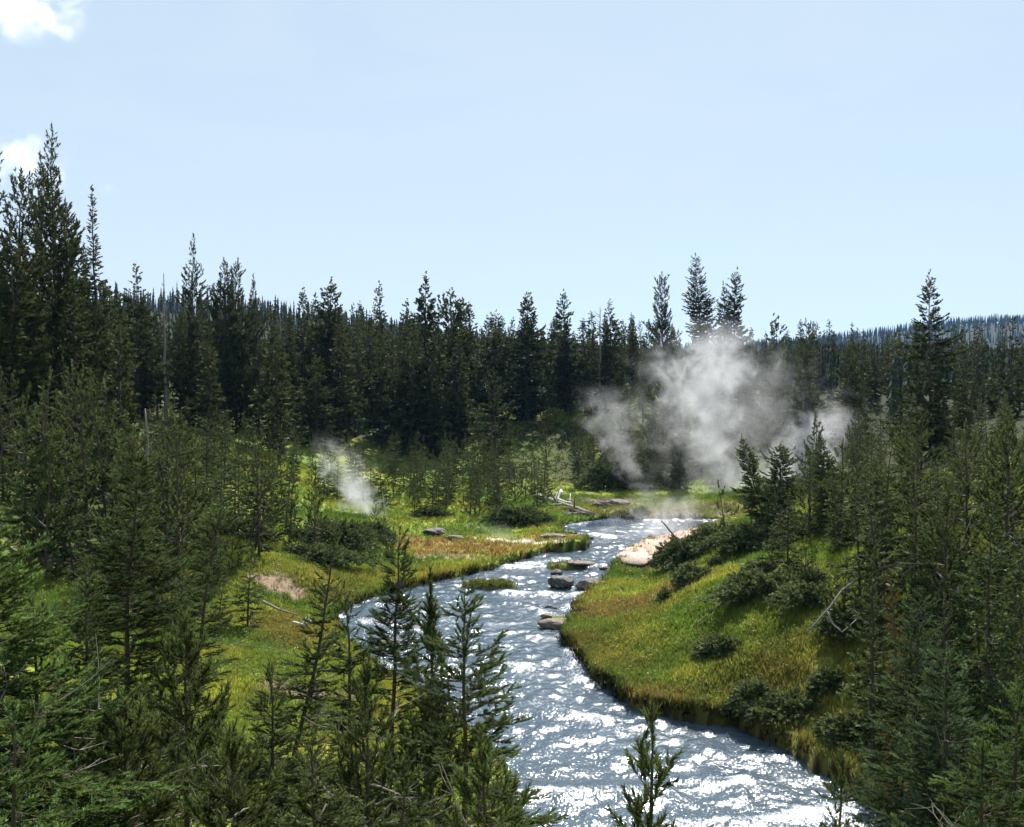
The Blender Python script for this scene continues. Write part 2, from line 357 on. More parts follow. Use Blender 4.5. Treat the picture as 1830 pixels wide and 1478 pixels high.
def water_noise(scale, detail, rough, dist=0.):
    tc = node(n, 'ShaderNodeTexCoord'); mp = node(n, 'ShaderNodeMapping'); mp.inputs['Scale'].default_value = (1, .5, 1); l.new(tc.outputs['Object'], mp.inputs[0])
    x = node(n, 'ShaderNodeTexNoise'); x.inputs['Scale'].default_value = scale; x.inputs['Detail'].default_value = detail; x.inputs['Roughness'].default_value = rough; x.inputs['Distortion'].default_value = dist
    l.new(mp.outputs[0], x.inputs['Vector']); return x.outputs['Fac']
f1 = water_noise(12, 5, .75)
ff = mth(n, l, 'MULTIPLY', mth(n, l, 'SUBTRACT', mth(n, l, 'ADD', mth(n, l, 'MULTIPLY', fa.outputs['Fac'], .28), mth(n, l, 'MULTIPLY', f1, 1.0)), .65), 5, clamp=True)  # pale flecks from the noise paint sun sparkle; the bands add real foam
wc = mixc(n, l, noise_fac(n, l, .5, 3), (.036, .062, .092), (.07, .095, .115))
l.new(mixc(n, l, ff, wc, (.38, .42, .46)), p.inputs['Base Color'])
l.new(mth(n, l, 'MULTIPLY_ADD', ff, .4, .13), p.inputs['Roughness'])
b1 = node(n, 'ShaderNodeBump'); b1.inputs['Strength'].default_value = 1; b1.inputs['Distance'].default_value = .030
l.new(water_noise(13, 3, .55, .5), b1.inputs['Height']); l.new(b1.outputs[0], p.inputs['Normal'])
creek = obj('creek_water', mesh_np('creek_water', np.stack([wx, wy, wz], -1)[idx], remap[wq[keep]], [M_WATER], tint=foam[idx], smooth=True)); tag(creek, kind='structure')

# ------------------------------------------------------------------ grass (nobody could count it)
def scatter(n, x0, x1, y0, y1):
    x, y = R.uniform(x0, x1, n), R.uniform(y0, y1, n); return x, y
gxs, gys = [], []
for (n_, x0, x1, y0, y1) in ((80000, -12, 24, 18, 40), (110000, -16, 22, 28, 52), (34000, -22, 20, 48, 80), (9000, -10, 22, 78, 125), (9000, -9, 14, 9, 22)):
    x, y = scatter(n_, x0, x1, y0, y1); u = x / np.maximum(y, 1)
    k = np.abs(u) < .5; gxs.append(x[k]); gys.append(y[k])
tx, ty = np.concatenate(gxs), np.concatenate(gys)
td = river_d(tx, ty)
for ix, iy, rx, ry, hz in ISLES[:2]: td = np.where(np.hypot((tx - ix) / rx, (ty - iy) / ry) < .8, 1, td)
ok = (td > .025) & (fbm(tx / 1.2, ty / 1.2, 3, 77) > R.uniform(.0, .4, len(tx)))
bare = lambda x, y: np.maximum.reduce([blob(x, y, 490, 1035, 43, 1.25, 1.3), blob(x, y, 1160, 990, 54, 2.9, 3.8), blob(x, y, 1230, 958, 62, 3, 3), blob(x, y, 540, 1245, 31, 1.4, .7), blob(x, y, 930, 972, 59, 2.6, .55, -.5), blob(x, y, 1180, 972, 57, 3.2, 4)])
ok &= bare(tx, ty) * .93 < R.uniform(.1, 1, len(tx))
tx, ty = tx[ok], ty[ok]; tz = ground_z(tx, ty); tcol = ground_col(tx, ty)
nb = 6; N = len(tx)
ang = R.uniform(0, 2 * pi, (N, nb)); ln = (R.uniform(.06, .20, (N, nb)) * (.6 + .9 * fbm(tx / 2.5, ty / 2.5, 2, 78))[:, None]) * (1 + .45 * (td[ok] < .3))[:, None] * (1 + (ty[:, None] > 45) * .35)
base = np.stack([tx, ty, tz - .02], -1)[:, None] + np.stack([R.normal(0, .07, (N, nb)), R.normal(0, .07, (N, nb)), np.zeros((N, nb))], -1)
wd_ = (.008 + .00032 * ty)[:, None] * R.uniform(.7, 1.3, (N, nb))
side = np.stack([np.cos(ang), np.sin(ang), 0 * ang], -1) * wd_[..., None]
tip = base + np.stack([np.cos(ang + 1.57 + R.normal(0, .5, ang.shape)) * ln * .5, np.sin(ang + 1.57) * ln * .5, ln], -1)
GV = np.stack([base - side, base + side, tip], 2).reshape(-1, 3)
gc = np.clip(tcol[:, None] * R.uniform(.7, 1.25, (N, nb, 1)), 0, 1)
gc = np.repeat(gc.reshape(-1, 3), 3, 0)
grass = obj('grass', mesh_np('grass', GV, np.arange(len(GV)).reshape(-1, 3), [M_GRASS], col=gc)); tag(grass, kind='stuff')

hs_ = R.permutation(N)[:24000]; hn = fbm(tx / 1.5, ty / 1.5, 3, 88); hs_ = hs_[(hn[hs_] > .47)]
HV, HC = [], []
for k in range(9):                                                   # leafy meadow plants, each leaf a kinked blade
    a_ = R.uniform(0, 2 * pi, len(hs_)); hh_ = R.uniform(.07, .27, len(hs_)) * (1 + .3 * (ty[hs_] > 45)); b_ = np.stack([tx[hs_] + R.normal(0, .08, len(hs_)), ty[hs_] + R.normal(0, .08, len(hs_)), tz[hs_] + hh_ * R.uniform(.2, .9, len(hs_))], -1)
    L_ = hh_ * R.uniform(.3, .55, len(hs_)); o_ = np.stack([np.cos(a_), np.sin(a_), R.uniform(-.5, .6, len(hs_))], -1) * L_[:, None]; s_ = np.stack([-np.sin(a_), np.cos(a_), R.normal(0, .5, len(hs_))], -1) * (L_ * .17)[:, None]
    HV.append(np.stack([b_, b_ + o_ * .55 + s_, b_ + o_, b_, b_ + o_, b_ + o_ * .55 - s_], 1))
    pick = (hn[hs_] * 37 + k * 0) % 1
    cc_ = np.where((pick < .5)[:, None], (.08, .13, .02), np.where((pick < .8)[:, None], (.18, .20, .03), np.where((pick < .94)[:, None], (.26, .15, .045), (.45, .4, .2))))
    HC.append(np.repeat((cc_ * R.uniform(.7, 1.4, (len(hs_), 1)))[:, None], 6, 1))
HV = np.concatenate(HV).reshape(-1, 3); HC = np.concatenate(HC).reshape(-1, 3)
herbs = obj('meadow_plants', mesh_np('meadow_plants', HV, np.arange(len(HV)).reshape(-1, 3), [M_GRASS], col=HC)); tag(herbs, kind='stuff')

# ------------------------------------------------------------------ conifers
def sprig(kind, seed):
    """a little twig of needles along +X, unit length"""
    r = np.random.default_rng(seed); V, T, t = [], [], []
    def tri(a, b, c, tt): T.append((len(V), len(V) + 1, len(V) + 2)); V.extend((a, b, c)); t.extend(tt)
    cfg = dict(fir=(28, .34, .05, 55), pine=(24, .44, .05, 42), mid=(7, .42, .15, 48), midpine=(8, .5, .13, 40), far=(4, .55, .26, 42))[kind]
    n, nl, wdt, angd = cfg
    for k in range(n):
        u = (k + r.random()) / n * .9 + .02; a = radians(angd * r.uniform(.7, 1.3)) * (1 - .5 * u)
        ph = r.uniform(0, 2 * pi) if 'pine' in kind else (r.choice((0, pi)) + r.normal(0, .55) + (.35 if r.random() < .5 else 0))
        d = np.array((cos(a), sin(a) * cos(ph), sin(a) * abs(sin(ph)) if kind == 'fir' else sin(a) * sin(ph)))
        s = np.cross(d, (0.2, -.3, 1.)); s /= np.linalg.norm(s); s = s * cos(r.uniform(0, 3)) + np.cross(s, d) * sin(r.uniform(0, 3)); s /= np.linalg.norm(s) + 1e-6
        b = np.array((u, 0, 0)); L = nl * r.uniform(.75, 1.2)
        q = r.uniform(.15, .8)
        if kind in ('far', 'mid'):
            tri(b - d * .1, b + d * L * .5 + s * wdt, b + d * L, (q * .6, q, q + .2)); tri(b - d * .1, b + d * L, b + d * L * .5 - s * wdt, (q * .6, q + .2, q))
        else: tri(b - s * wdt, b + s * wdt, b + d * L, (q * .5, q * .5, q + .25))
    return np.array(V), np.array(T), np.array(t)
SPR = {k: [sprig(k, i * 7 + 3) for i in range(6)] for k in ('fir', 'pine', 'mid', 'midpine', 'far')}
def stamp(acc, kind, O, Dv, size, rng, tint0, mi=1):
    O, Dv, size = np.asarray(O), np.asarray(Dv), np.asarray(size)
    if not len(O): return
    Dv = Dv / (np.linalg.norm(Dv, axis=1, keepdims=True) + 1e-9)
    up = np.tile((0., 0., 1.), (len(O), 1)) + rng.normal(0, .3, (len(O), 3))
    Y = np.cross(up, Dv); Y /= np.linalg.norm(Y, axis=1, keepdims=True) + 1e-9; Z = np.cross(Dv, Y)
    which = rng.integers(0, 6, len(O))
    for k in range(6):
        s = which == k
        if not s.any(): continue
        V, T, t = SPR[kind][k]; m = s.sum()
        P = O[s][:, None] + size[s][:, None, None] * (V[None, :, 0:1] * Dv[s][:, None] + V[None, :, 1:2] * Y[s][:, None] + V[None, :, 2:3] * Z[s][:, None])
        TT = (T[None] + (np.arange(m) * len(V))[:, None, None]).reshape(-1, 3)
        acc.add(P.reshape(-1, 3), TT, mi, (t[None] * np.asarray(tint0)[s][:, None] * 1.6).ravel())

def conifer(seed, h, rmax, kind='fir', lod='near', dens=1.0, t0=.05, lean=(0, 0), bend=(0, 0), top=1.0, dead=0, gaps=.0, mats=(M_BARK, M_FIR), prof=.85, r0=None, up=None, wh=None, red=0.):
    """meshes of a trunk, a crown and dead wood; base at the origin, top near (lean, h)"""
    r = np.random.default_rng(seed)
    r0 = r0 or h * (.011 if lod == 'far' else .0075) + .01
    ts = np.linspace(0, 1, 15); wob = np.cumsum(r.normal(0, .004 * h, (15, 2)), 0)
    def P(t):
        t = np.asarray(t, float)
        wx_ = np.interp(t, ts, wob[:, 0]); wy_ = np.interp(t, ts, wob[:, 1])
        return np.stack([lean[0] * t + bend[0] * np.sin(t * pi) + wx_ * t, lean[1] * t + bend[1] * np.sin(t * pi) + wy_ * t, h * t], -1)
    rad = lambda t: r0 * (1 - t) ** .85 + .004
    pt = P(ts); pt[0, 2] -= .35
    tv, tt = tube(pt, rad(ts), 8 if lod != 'far' else 5)
    trunk = mesh_np('trunk', tv, tt, [mats[0]], smooth=True)
    acc, dacc = Acc(), Acc()
    near = lod == 'near'
    sk = {('fir', 'near'): 'fir', ('pine', 'near'): 'pine', ('fir', 'mid'): 'mid', ('pine', 'mid'): 'midpine'}.get((kind, lod), 'far')
    slen = {'fir': .13, 'pine': .15, 'mid': .22, 'midpine': .23, 'far': .62}[sk] * (1 if near else np.clip(h / 14, .6, 1.25) if lod == 'far' else np.clip(h / 6.5, 1, 1.75))
    wh = wh or {'near': .115, 'mid': .22, 'far': .40}[lod] * (1.25 if kind == 'pine' else 1)
    nb = {'near': 5, 'mid': 5, 'far': 5}[lod]
    O, Dd, S, Tn = [], [], [], []
    z = t0 * h; zend = h * .985; az0 = r.uniform(0, 6.28)
    gapf = r.uniform(0, 6.28, 5)
    while z < zend:
        t = z / h; tp = 1.0 if near else float(.38 + .62 * (1 - t) ** .5 * 1.15)
        env = (1 - t) ** prof * (1 + .25 * sin(gapf[0] + t * 17) + .15 * sin(gapf[1] + t * 41))
        env *= sstep(-.12, .16 + t0, np.array(t - t0 + .02))
        for b in range(nb if t < .8 else 4):
            if r.random() < gaps or r.random() > dens: continue
            az = az0 + b * 2 * pi / nb + r.normal(0, .4)
            L = rmax * max(env, .035) * r.uniform(.55, 1.15) * (1 + .22 * sin(az * 2 + gapf[2] + t * 9))
            L = max(L, .06 * min(h / 3, 1.3) * (1 - t) / .3 if t > .7 else .06 * min(h / 3, 1.3))
            if kind == 'fir': e0 = radians(-14 + 52 * t ** 1.5 + r.normal(0, 8)); curl = radians(22)
            else: e0 = radians((12 if up is None else up) + 38 * t + r.normal(0, 10)); curl = radians(38)
            m = 5; q = np.linspace(0, 1, m); el = e0 + curl * (q ** 1.6) - radians(8) * np.sin(q * pi)
            azs = az + np.cumsum(r.normal(0, .08, m)); step = L / (m - 1)
            dv = np.stack([np.cos(el) * np.cos(azs), np.cos(el) * np.sin(azs), np.sin(el)], -1)
            pts = P(t + r.normal(0, .3) * wh / h) + np.concatenate([np.zeros((1, 3)), np.cumsum(dv[:-1] * step, 0)])
            if lod != 'far' or L > 1.0:
                v_, t_ = tube(pts, np.linspace(max(rad(t) * .30, .004), .003 if near else .008, m), 3, False); acc.add(v_, t_, 0, .3)
            isred = red and r.random() < red
            f0 = .18 if kind == 'fir' else .42
            ns = max(1, int(L * (1 - f0) / (slen * .42)))
            for q_ in f0 + (1 - f0) * (np.arange(ns) + r.random(ns)) / ns:
                o = np.array([np.interp(q_, q, pts[:, c]) for c in range(3)]); d = np.array([np.interp(q_, q, dv[:, c]) for c in range(3)])
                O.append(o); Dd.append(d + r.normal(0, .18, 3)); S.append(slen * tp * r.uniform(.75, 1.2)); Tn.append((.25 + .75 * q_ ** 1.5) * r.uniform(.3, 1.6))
                if lod == 'far' and kind == 'fir' and r.random() < .55:
                    O.append(o); Dd.append(d * .3 + np.array((0, 0, -.8)) + r.normal(0, .3, 3)); S.append(slen * tp * .7); Tn.append(.3)
            n2 = int(L / (.09 if near else .24 if lod == 'mid' else .5) * (1 if kind == 'fir' else .75)); sgn = 1
            for k in range(n2):
                q_ = f0 * .8 + (1 - f0 * .8) * (k + r.random()) / max(n2, 1); sgn = -sgn
                o = np.array([np.interp(q_, q, pts[:, c]) for c in range(3)]); d = np.array([np.interp(q_, q, dv[:, c]) for c in range(3)])
                sd = np.cross((0, 0, 1), d); sd /= np.linalg.norm(sd) + 1e-9
                a2 = radians(r.uniform(35, 62)); d2 = d * cos(a2) + sgn * sd * sin(a2) + np.array((0, 0, r.uniform(-.12, .2) if kind == 'fir' else r.uniform(0, .5)))
                d2 /= np.linalg.norm(d2); l2 = (.12 + .36 * L * (1 - q_)) * r.uniform(.6, 1.1)
                nn = max(1, int(l2 / (slen * .6)))
                for s_ in range(nn):
                    o2 = o + d2 * l2 * (s_ / nn)
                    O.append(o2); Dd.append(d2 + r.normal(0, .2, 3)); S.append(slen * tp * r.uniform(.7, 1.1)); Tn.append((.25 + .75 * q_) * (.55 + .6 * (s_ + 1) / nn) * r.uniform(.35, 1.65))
                if near and l2 > .15: acc.add(*tube(np.array((o, o + d2 * l2)), np.array((.0035, .002)), 3, False), 0, .3)
        z += wh * r.uniform(.7, 1.3) * (.55 + .45 * (1 - t)); az0 += 1.2 + r.random()
    # leader
    for k in range(4 if near else 2):
        tq = 1 - .04 * k - (.02 if k else 0); O.append(P(tq)); Dd.append(np.array((0, 0, 1.)) + r.normal(0, .12, 3)); S.append(slen * (1.0 if k < 2 else .8) * (.55 if lod == 'far' else 1)); Tn.append(.7)
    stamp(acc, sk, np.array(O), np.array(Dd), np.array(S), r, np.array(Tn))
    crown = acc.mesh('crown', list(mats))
    dm = []
    if dead:
        for k in range(dead):
            dacc = Acc(); t = r.uniform(.05, .62); az = r.uniform(0, 6.28); L = min(rmax, .8 if near else 1.5) * r.uniform(.45, 1.15); m = 7
            el = radians(r.uniform(-25, 30)) + np.cumsum(r.normal(.03, .22, m)); azs = az + np.cumsum(r.normal(0, .28, m))
            dv = np.stack([np.cos(el) * np.cos(azs), np.cos(el) * np.sin(azs), np.sin(el)], -1) * L / m
            pts = P(t) + np.concatenate([np.zeros((1, 3)), np.cumsum(dv, 0)])
            dacc.add(*tube(pts, np.linspace(.011, .003, m + 1) * (1 if near else 1.6), 4, False), 0)
            for j in range(4):
                i = r.integers(2, m); d2 = dv[i - 1] / (L / m) + r.normal(0, .6, 3); l2 = L * r.uniform(.15, .4)
                p2 = pts[i] + np.outer(np.linspace(0, 1, 4), d2 * l2) + np.outer(np.linspace(0, 1, 4) ** 2, r.normal(0, .2, 3) * l2)
                dacc.add(*tube(p2, np.linspace(.006, .002, 4) * (1 if near else 1.6), 3, False), 0)
            dm.append(dacc.mesh('dead_branch', [M_DEAD]))
    return trunk, crown, dm

def plant(meshes, x, y, name, label, cat='tree', group=None, scale=1.0, rz=0.0, rx=0.0, ry=0.0, dz=0.0, wide=1.0):
    o = obj(name, None, None, (x, y, gz(x, y) + dz), (rx, ry, rz), (scale * wide, scale * wide, scale)); o.empty_display_size = .3
    tag(o, label, cat, group)
    for nm, me in [('trunk', meshes[0]), ('crown', meshes[1])] + [('dead_branch', d_) for d_ in meshes[2]]: obj(nm, me, o)
    return o

def single(seed, px, py, D, name, label, rmax, bx=None, by=None, **k):
    """one tree of its own: its top seen at px,py from the viewpoint, its foot on the ground"""
    top = at(px, py, D); foot = top.copy()
    if bx is not None: foot = at(bx, by, D)
    z0 = gz(foot[0], D); h = top[2] - z0
    k.setdefault('lean', (top[0] - foot[0], 0))
    return plant(conifer(seed, h, rmax, **k), foot[0], D, name, label)

FIRM, BLUEM, BRM, PINEM = (M_BARK, M_FIR), (M_BARK, M_BLUE), (M_BARK, M_BRIGHT), (M_BARK, M_PINE)
# --- foreground, left
single(11, -25, 885, 8.2, 'fir_tree', 'bright green young fir cut by the left edge in the near foreground', 1.25, mats=BRM, dens=.95, dead=6)
single(12, 60, 1085, 8.8, 'fir_tree', 'lush bright green fir low in the bottom left corner', 1.05, mats=BRM, dens=.95, dead=8)
single(13, 213, 785, 14.5, 'fir_tree', 'full tiered dark fir standing tall above the left meadow patch', 1.35, mats=FIRM, dens=.9, prof=.7, dead=5)
single(14, 150, 1015, 12.0, 'fir_tree', 'dense dark green fir in front of the tall tiered fir', .95, mats=FIRM, dead=6)
single(15, 330, 1110, 10.5, 'pine_tree', 'bushy lodgepole pine with bare grey twigs, lower left foreground', 1.1, kind='pine', mats=PINEM, dead=14, dens=.95)
single(16, 395, 905, 17.5, 'fir_tree', 'leaning ragged fir tilted right over the grassy left bank', .7, bx=300, by=1250, mats=FIRM, gaps=.25, dens=.8, prof=.5, dead=3)
single(17, 225, 1250, 9.0, 'pine_tree', 'dark pine with tangled grey dead boughs at the bottom left', 1.0, kind='pine', mats=PINEM, dead=18)
single(18, 588, 950, 15.5, 'fir_tree', 'thin crooked fir with sparse twigs leaning right before the creek bend', 1.0, bx=470, by=1370, mats=FIRM, gaps=.2, dens=.75, prof=.9, dead=8, bend=(.12, 0))
single(19, 620, 1055, 12.5, 'fir_tree', 'straight slender fir with drooping open boughs in front of the creek', .62, mats=FIRM, gaps=.25, dens=.75, dead=5)
single(20, 726, 955, 13.5, 'fir_tree', 'narrow dark fir whose pointed top stands before the grassy island', .8, bx=680, by=1350, mats=FIRM, dens=.85, gaps=.1, prof=.6, dead=5)
single(21, 772, 1040, 13.0, 'pine_tree', 'upswept many branched pine between two dark firs before the creek', 1.0, kind='pine', mats=PINEM, dens=.75, gaps=.1, up=38, dead=8)
single(22, 822, 1048, 10.8, 'fir_tree', 'dark fir with long boughs reaching right over the bright creek', 1.45, bx=835, by=1478, mats=FIRM, dens=.72, gaps=.12, prof=.8, dead=4)
single(23, 655, 1200, 9.6, 'pine_tree', 'scrubby pine full of bare grey twigs at the bottom centre left', .85, kind='pine', mats=PINEM, dens=.6, dead=24, up=30)
single(24, 865, 1330, 7.6, 'pine_tree', 'small bushy pine at the bottom edge left of the water', .55, kind='pine', mats=FIRM, dens=1, dead=3)
single(25, 480, 1200, 11.0, 'fir_tree', 'small ragged fir at the foot of the thin crooked fir', .75, mats=FIRM, dens=.8, dead=8)
single(26, 560, 1330, 8.4, 'fir_tree', 'low dark fir at the bottom edge below the slender open fir', .8, mats=FIRM, dens=.85, dead=9)
single(27, 415, 1330, 8.2, 'pine_tree', 'short dense pine at the bottom edge beside the twiggy pine', .8, kind='pine', mats=PINEM, dead=10)
single(28, 20, 1290, 6.8, 'fir_tree', 'bright fir boughs at the very bottom left corner', .8, mats=BRM, dead=8)
single(29, 720, 1370, 7.8, 'fir_tree', 'short dark fir at the bottom edge among grey twigs', .55, mats=FIRM, dens=.8, dead=10)
# --- foreground, centre and right
single(31, 1160, 1283, 8.6, 'pine_tree', 'small open pine alone against the foaming creek', .5, kind='pine', mats=PINEM, dens=.6, gaps=.08, prof=.55, up=30, wh=.16)
single(32, 1640, 1070, 13.0, 'fir_tree', 'blue green fir with stout boughs and a bare leader on the right bank', 1.1, mats=BLUEM, dens=.9, prof=.75, dead=3, red=.03)
single(33, 1692, 1170, 11.6, 'fir_tree', 'smaller blue green fir in front of the stout bare leader fir', .95, mats=BLUEM, dens=.9, prof=.75, dead=3)
single(34, 1500, 1365, 11.5, 'pine_tree', 'spindly dark pine at the water edge, bottom right', .42, kind='pine', mats=PINEM, dens=.5, gaps=.2, dead=6)
single(35, 1815, 1230, 9.8, 'fir_tree', 'yellow green fir boughs filling the bottom right corner', 1.0, mats=BRM, dens=.9, dead=5)
single(36, 1755, 1340, 8.6, 'fir_tree', 'low green fir at the bottom edge right of the blue firs', .8, mats=FIRM, dens=.9, dead=5)
single(37, 1612, 1035, 17.5, 'fir_tree', 'rust red dead sapling behind the stout blue green fir', .22, mats=(M_BARK, M_RED), dens=.5, gaps=.3, prof=.4)
# --- on the right spur in front of the steam
single(41, 1328, 785, 46, 'fir_tree', 'dark leaning fir with bottle brush crown in front of the main steam', .75, bx=1368, by=950, lod='mid', mats=FIRM, prof=.55, dens=1, wh=.075)
single(42, 1394, 798, 45, 'fir_tree', 'dense blunt topped fir just right of the leaning fir', 1.1, lod='mid', mats=FIRM, prof=.45, wh=.08)
single(43, 1468, 782, 43, 'fir_tree', 'dark narrow fir with pointed top in front of the right steam wisp', .75, bx=1485, by=950, lod='mid', mats=FIRM, prof=.5, wh=.075)
single(44, 1505, 795, 40, 'pine_tree', 'tall open pine right of the dark pointed fir', .95, kind='pine', lod='mid', mats=PINEM, prof=.55, dens=.8)
single(45, 1520, 770, 42, 'pine_tree', 'slender curved pine before the right steam wisp', .8, bx=1545, by=960, kind='pine', lod='mid', mats=PINEM, prof=.5, dens=.75)
single(46, 1448, 826, 41, 'pine_tree', 'short green pine between the blunt fir and the pointed fir', .9, kind='pine', lod='mid', mats=PINEM, prof=.6)
single(47, 1284, 868, 47, 'pine_tree', 'thin bare stemmed pine at the tip of the right spur', .75, bx=1300, by=975, kind='pine', lod='mid', mats=PINEM, prof=.5, dens=.45, gaps=.3)
single(48, 1590, 765, 44, 'pine_tree', 'dark crooked pine leaning left above the right bank thicket', 1.3, bx=1660, by=960, kind='pine', lod='mid', mats=PINEM, prof=.5, dens=.8, dead=4)
single(49, 1640, 745, 36, 'pine_tree', 'tall yellow green pine at the left side of the right thicket', 1.35, kind='pine', lod='mid', mats=PINEM, prof=.5, dens=.9, dead=3)
single(50, 1730, 765, 30, 'pine_tree', 'ragged pine with bare dark boughs and a reddish top in the right thicket', 1.3, kind='pine', lod='mid', mats=PINEM, prof=.5, dens=.7, dead=10, red=.1)
single(51, 1805, 745, 29, 'pine_tree', 'bright green pine at the right edge of the picture', 1.4, kind='pine', lod='mid', mats=PINEM, prof=.5, dead=4)
single(52, 1580, 900, 33, 'pine_tree', 'mid green pine in the middle of the right bank thicket', 1.2, kind='pine', lod='mid', mats=PINEM, prof=.5, dead=5)
single(53, 1690, 880, 27, 'pine_tree', 'pine with arching grey dead limbs in the right thicket', 1.2, kind='pine', lod='mid', mats=PINEM, prof=.5, dead=12)
single(54, 1770, 900, 23, 'fir_tree', 'black green fir column in the shaded right thicket', .8, lod='mid', mats=FIRM, prof=.4, dead=2)
single(55, 1380, 950, 38, 'fir_tree', 'small dark fir on the spur below the blunt fir', .6, lod='mid', mats=FIRM, prof=.6)
single(56, 1440, 985, 35, 'fir_tree', 'dark ragged sapling on the grassy slope below the pointed fir', .6, lod='mid', mats=FIRM, prof=.6)
single(57, 1405, 1075, 33, 'fir_tree', 'tiny dark sapling halfway up the grassy right bank', .3, lod='mid', mats=FIRM, prof=.7, dens=.7)
single(58, 1565, 1040, 25, 'fir_tree', 'dark sapling in shade left of the rust red one', .7, lod='mid', mats=FIRM, prof=.5)
single(59, 1510, 1010, 31, 'pine_tree', 'thin pine with a bare stem above the grassy right bank', .8, kind='pine', lod='mid', mats=PINEM, prof=.5, dens=.7)

# --- tall distinct trees of the skyline
def sky_tree(seed, px, py, D, label, rmax, base_z=None, **k):
    k.setdefault('lod', 'far'); k.setdefault('mats', (M_BARK, M_FOREST))
    return single(seed, px, py, D, 'spruce_tree', label, rmax, **k)
sky_tree(101, 93, 235, 58, 'tallest conifer of all, towering at the left against a small cloud', 3.0, kind='pine', prof=.75, lod='mid', dens=.9)
sky_tree(102, 68, 285, 59, 'slightly shorter conifer close against the tallest left tree', 2.2, kind='pine', prof=.6, lod='mid', dens=.8)
sky_tree(103, 128, 375, 57, 'bushy topped conifer on the right flank of the tallest left tree', 2.2, kind='pine', prof=.5, lod='mid', dens=.9)
sky_tree(104, 20, 315, 52, 'broad ragged pine at the far left edge of the skyline', 2.6, kind='pine', prof=.45, lod='mid', dens=.8)
sky_tree(105, 165, 345, 60, 'needle thin spire with sparse upper twigs right of the tallest tree', 1.7, prof=1.25, lod='mid', dens=.85)
sky_tree(106, -30, 175, 55, 'tall conifer mostly cut off by the left edge', 2.1, kind='pine', prof=.6, lod='mid', dens=.8)
sky_tree(107, 243, 475, 78, 'dense dark pointed spruce alone left of a thin bare snag', 2.1, prof=.7)
sky_tree(108, 339, 425, 85, 'open crowned pine with airy top rising above the left forest', 2.6, kind='pine', prof=.75, dens=.7, lod='mid')
sky_tree(109, 398, 470, 84, 'left one of two bushy pines standing crown to crown', 2.6, kind='pine', prof=.5, lod='mid', dens=.85)
sky_tree(110, 420, 470, 86, 'right one of two bushy pines standing crown to crown', 2.5, kind='pine', prof=.5, lod='mid', dens=.9)
sky_tree(111, 460, 498, 88, 'knobbly narrow topped conifer right of the paired bushy pines', 2.3, kind='pine', prof=.8, lod='mid')
sky_tree(112, 594, 502, 98, 'tall full spruce above the left steam wisp', 2.7, prof=.6)
sky_tree(113, 758, 492, 104, 'tallest dark spruce of the centre left ridge', 2.3, prof=.7)
sky_tree(114, 808, 522, 106, 'round headed pine right of the tall centre left spruce', 2.6, kind='pine', prof=.35)
sky_tree(115, 681, 508, 112, 'thin pale topped spire among the centre left forest', 1.5, prof=.8, dens=.7)
sky_tree(116, 941, 528, 112, 'broad shaggy spruce standing out in the middle of the skyline', 3.0, prof=.6)
sky_tree(117, 1012, 522, 116, 'very slim spruce right of the broad shaggy one', 2.2, prof=.8)
sky_tree(118, 887, 558, 112, 'blunt spruce left of the broad shaggy one', 2.0, prof=.6)
sky_tree(119, 1092, 538, 117, 'tiered spruce beside a forked bare snag', 2.6, prof=.75)
sky_tree(120, 1187, 493, 104, 'tall spruce with bushy head at the left shoulder of the main steam', 2.3, prof=.4, kind='pine', lod='mid')
sky_tree(121, 1240, 460, 106, 'tall lopsided spruce straight above the main steam plume', 1.7, bx=1262, by=850, prof=.3, lod='mid')
sky_tree(122, 1268, 530, 106, 'short slender spruce between two tall ones above the steam', 1.3, prof=.5)
sky_tree(123, 1310, 483, 103, 'tall twin topped spruce at the right shoulder of the main steam', 2.8, prof=.7, lod='mid')
sky_tree(124, 1298, 510, 104, 'lower top of the twin spruce at the right of the steam', 1.8, prof=.6, lod='mid')
sky_tree(125, 1668, 493, 62, 'big shaggy spruce with drooping tiers towering over the right forest', 3.2, prof=.8, lod='mid', dens=.85, gaps=.12)
sky_tree(126, 1440, 610, 80, 'dark pyramidal spruce right of the main steam', 2.4, prof=.75)
sky_tree(127, 1520, 615, 85, 'dark spruce above the right steam wisp', 2.0, prof=.6)
sky_tree(128, 1390, 575, 90, 'flat topped ragged spruce just right of the steam head', 1.8, prof=.4, kind='pine')
sky_tree(129, 1808, 570, 72, 'thin topped spruce near the right edge', 1.8, prof=.9, dens=.8)
sky_tree(130, 565, 640, 88, 'dense dark spruce directly behind the left steam wisp', 2.3, prof=.6)
sky_tree(131, 735, 590, 94, 'wide brownish spruce left of the sunlit slope', 2.9, prof=.75)
sky_tree(132, 885, 660, 92, 'open brownish spruce rising from the young trees at centre', 2.4, prof=.6, dens=.7)
sky_tree(133, 490, 590, 82, 'brownish spruce in front of the left forest wall', 2.3, prof=.7)

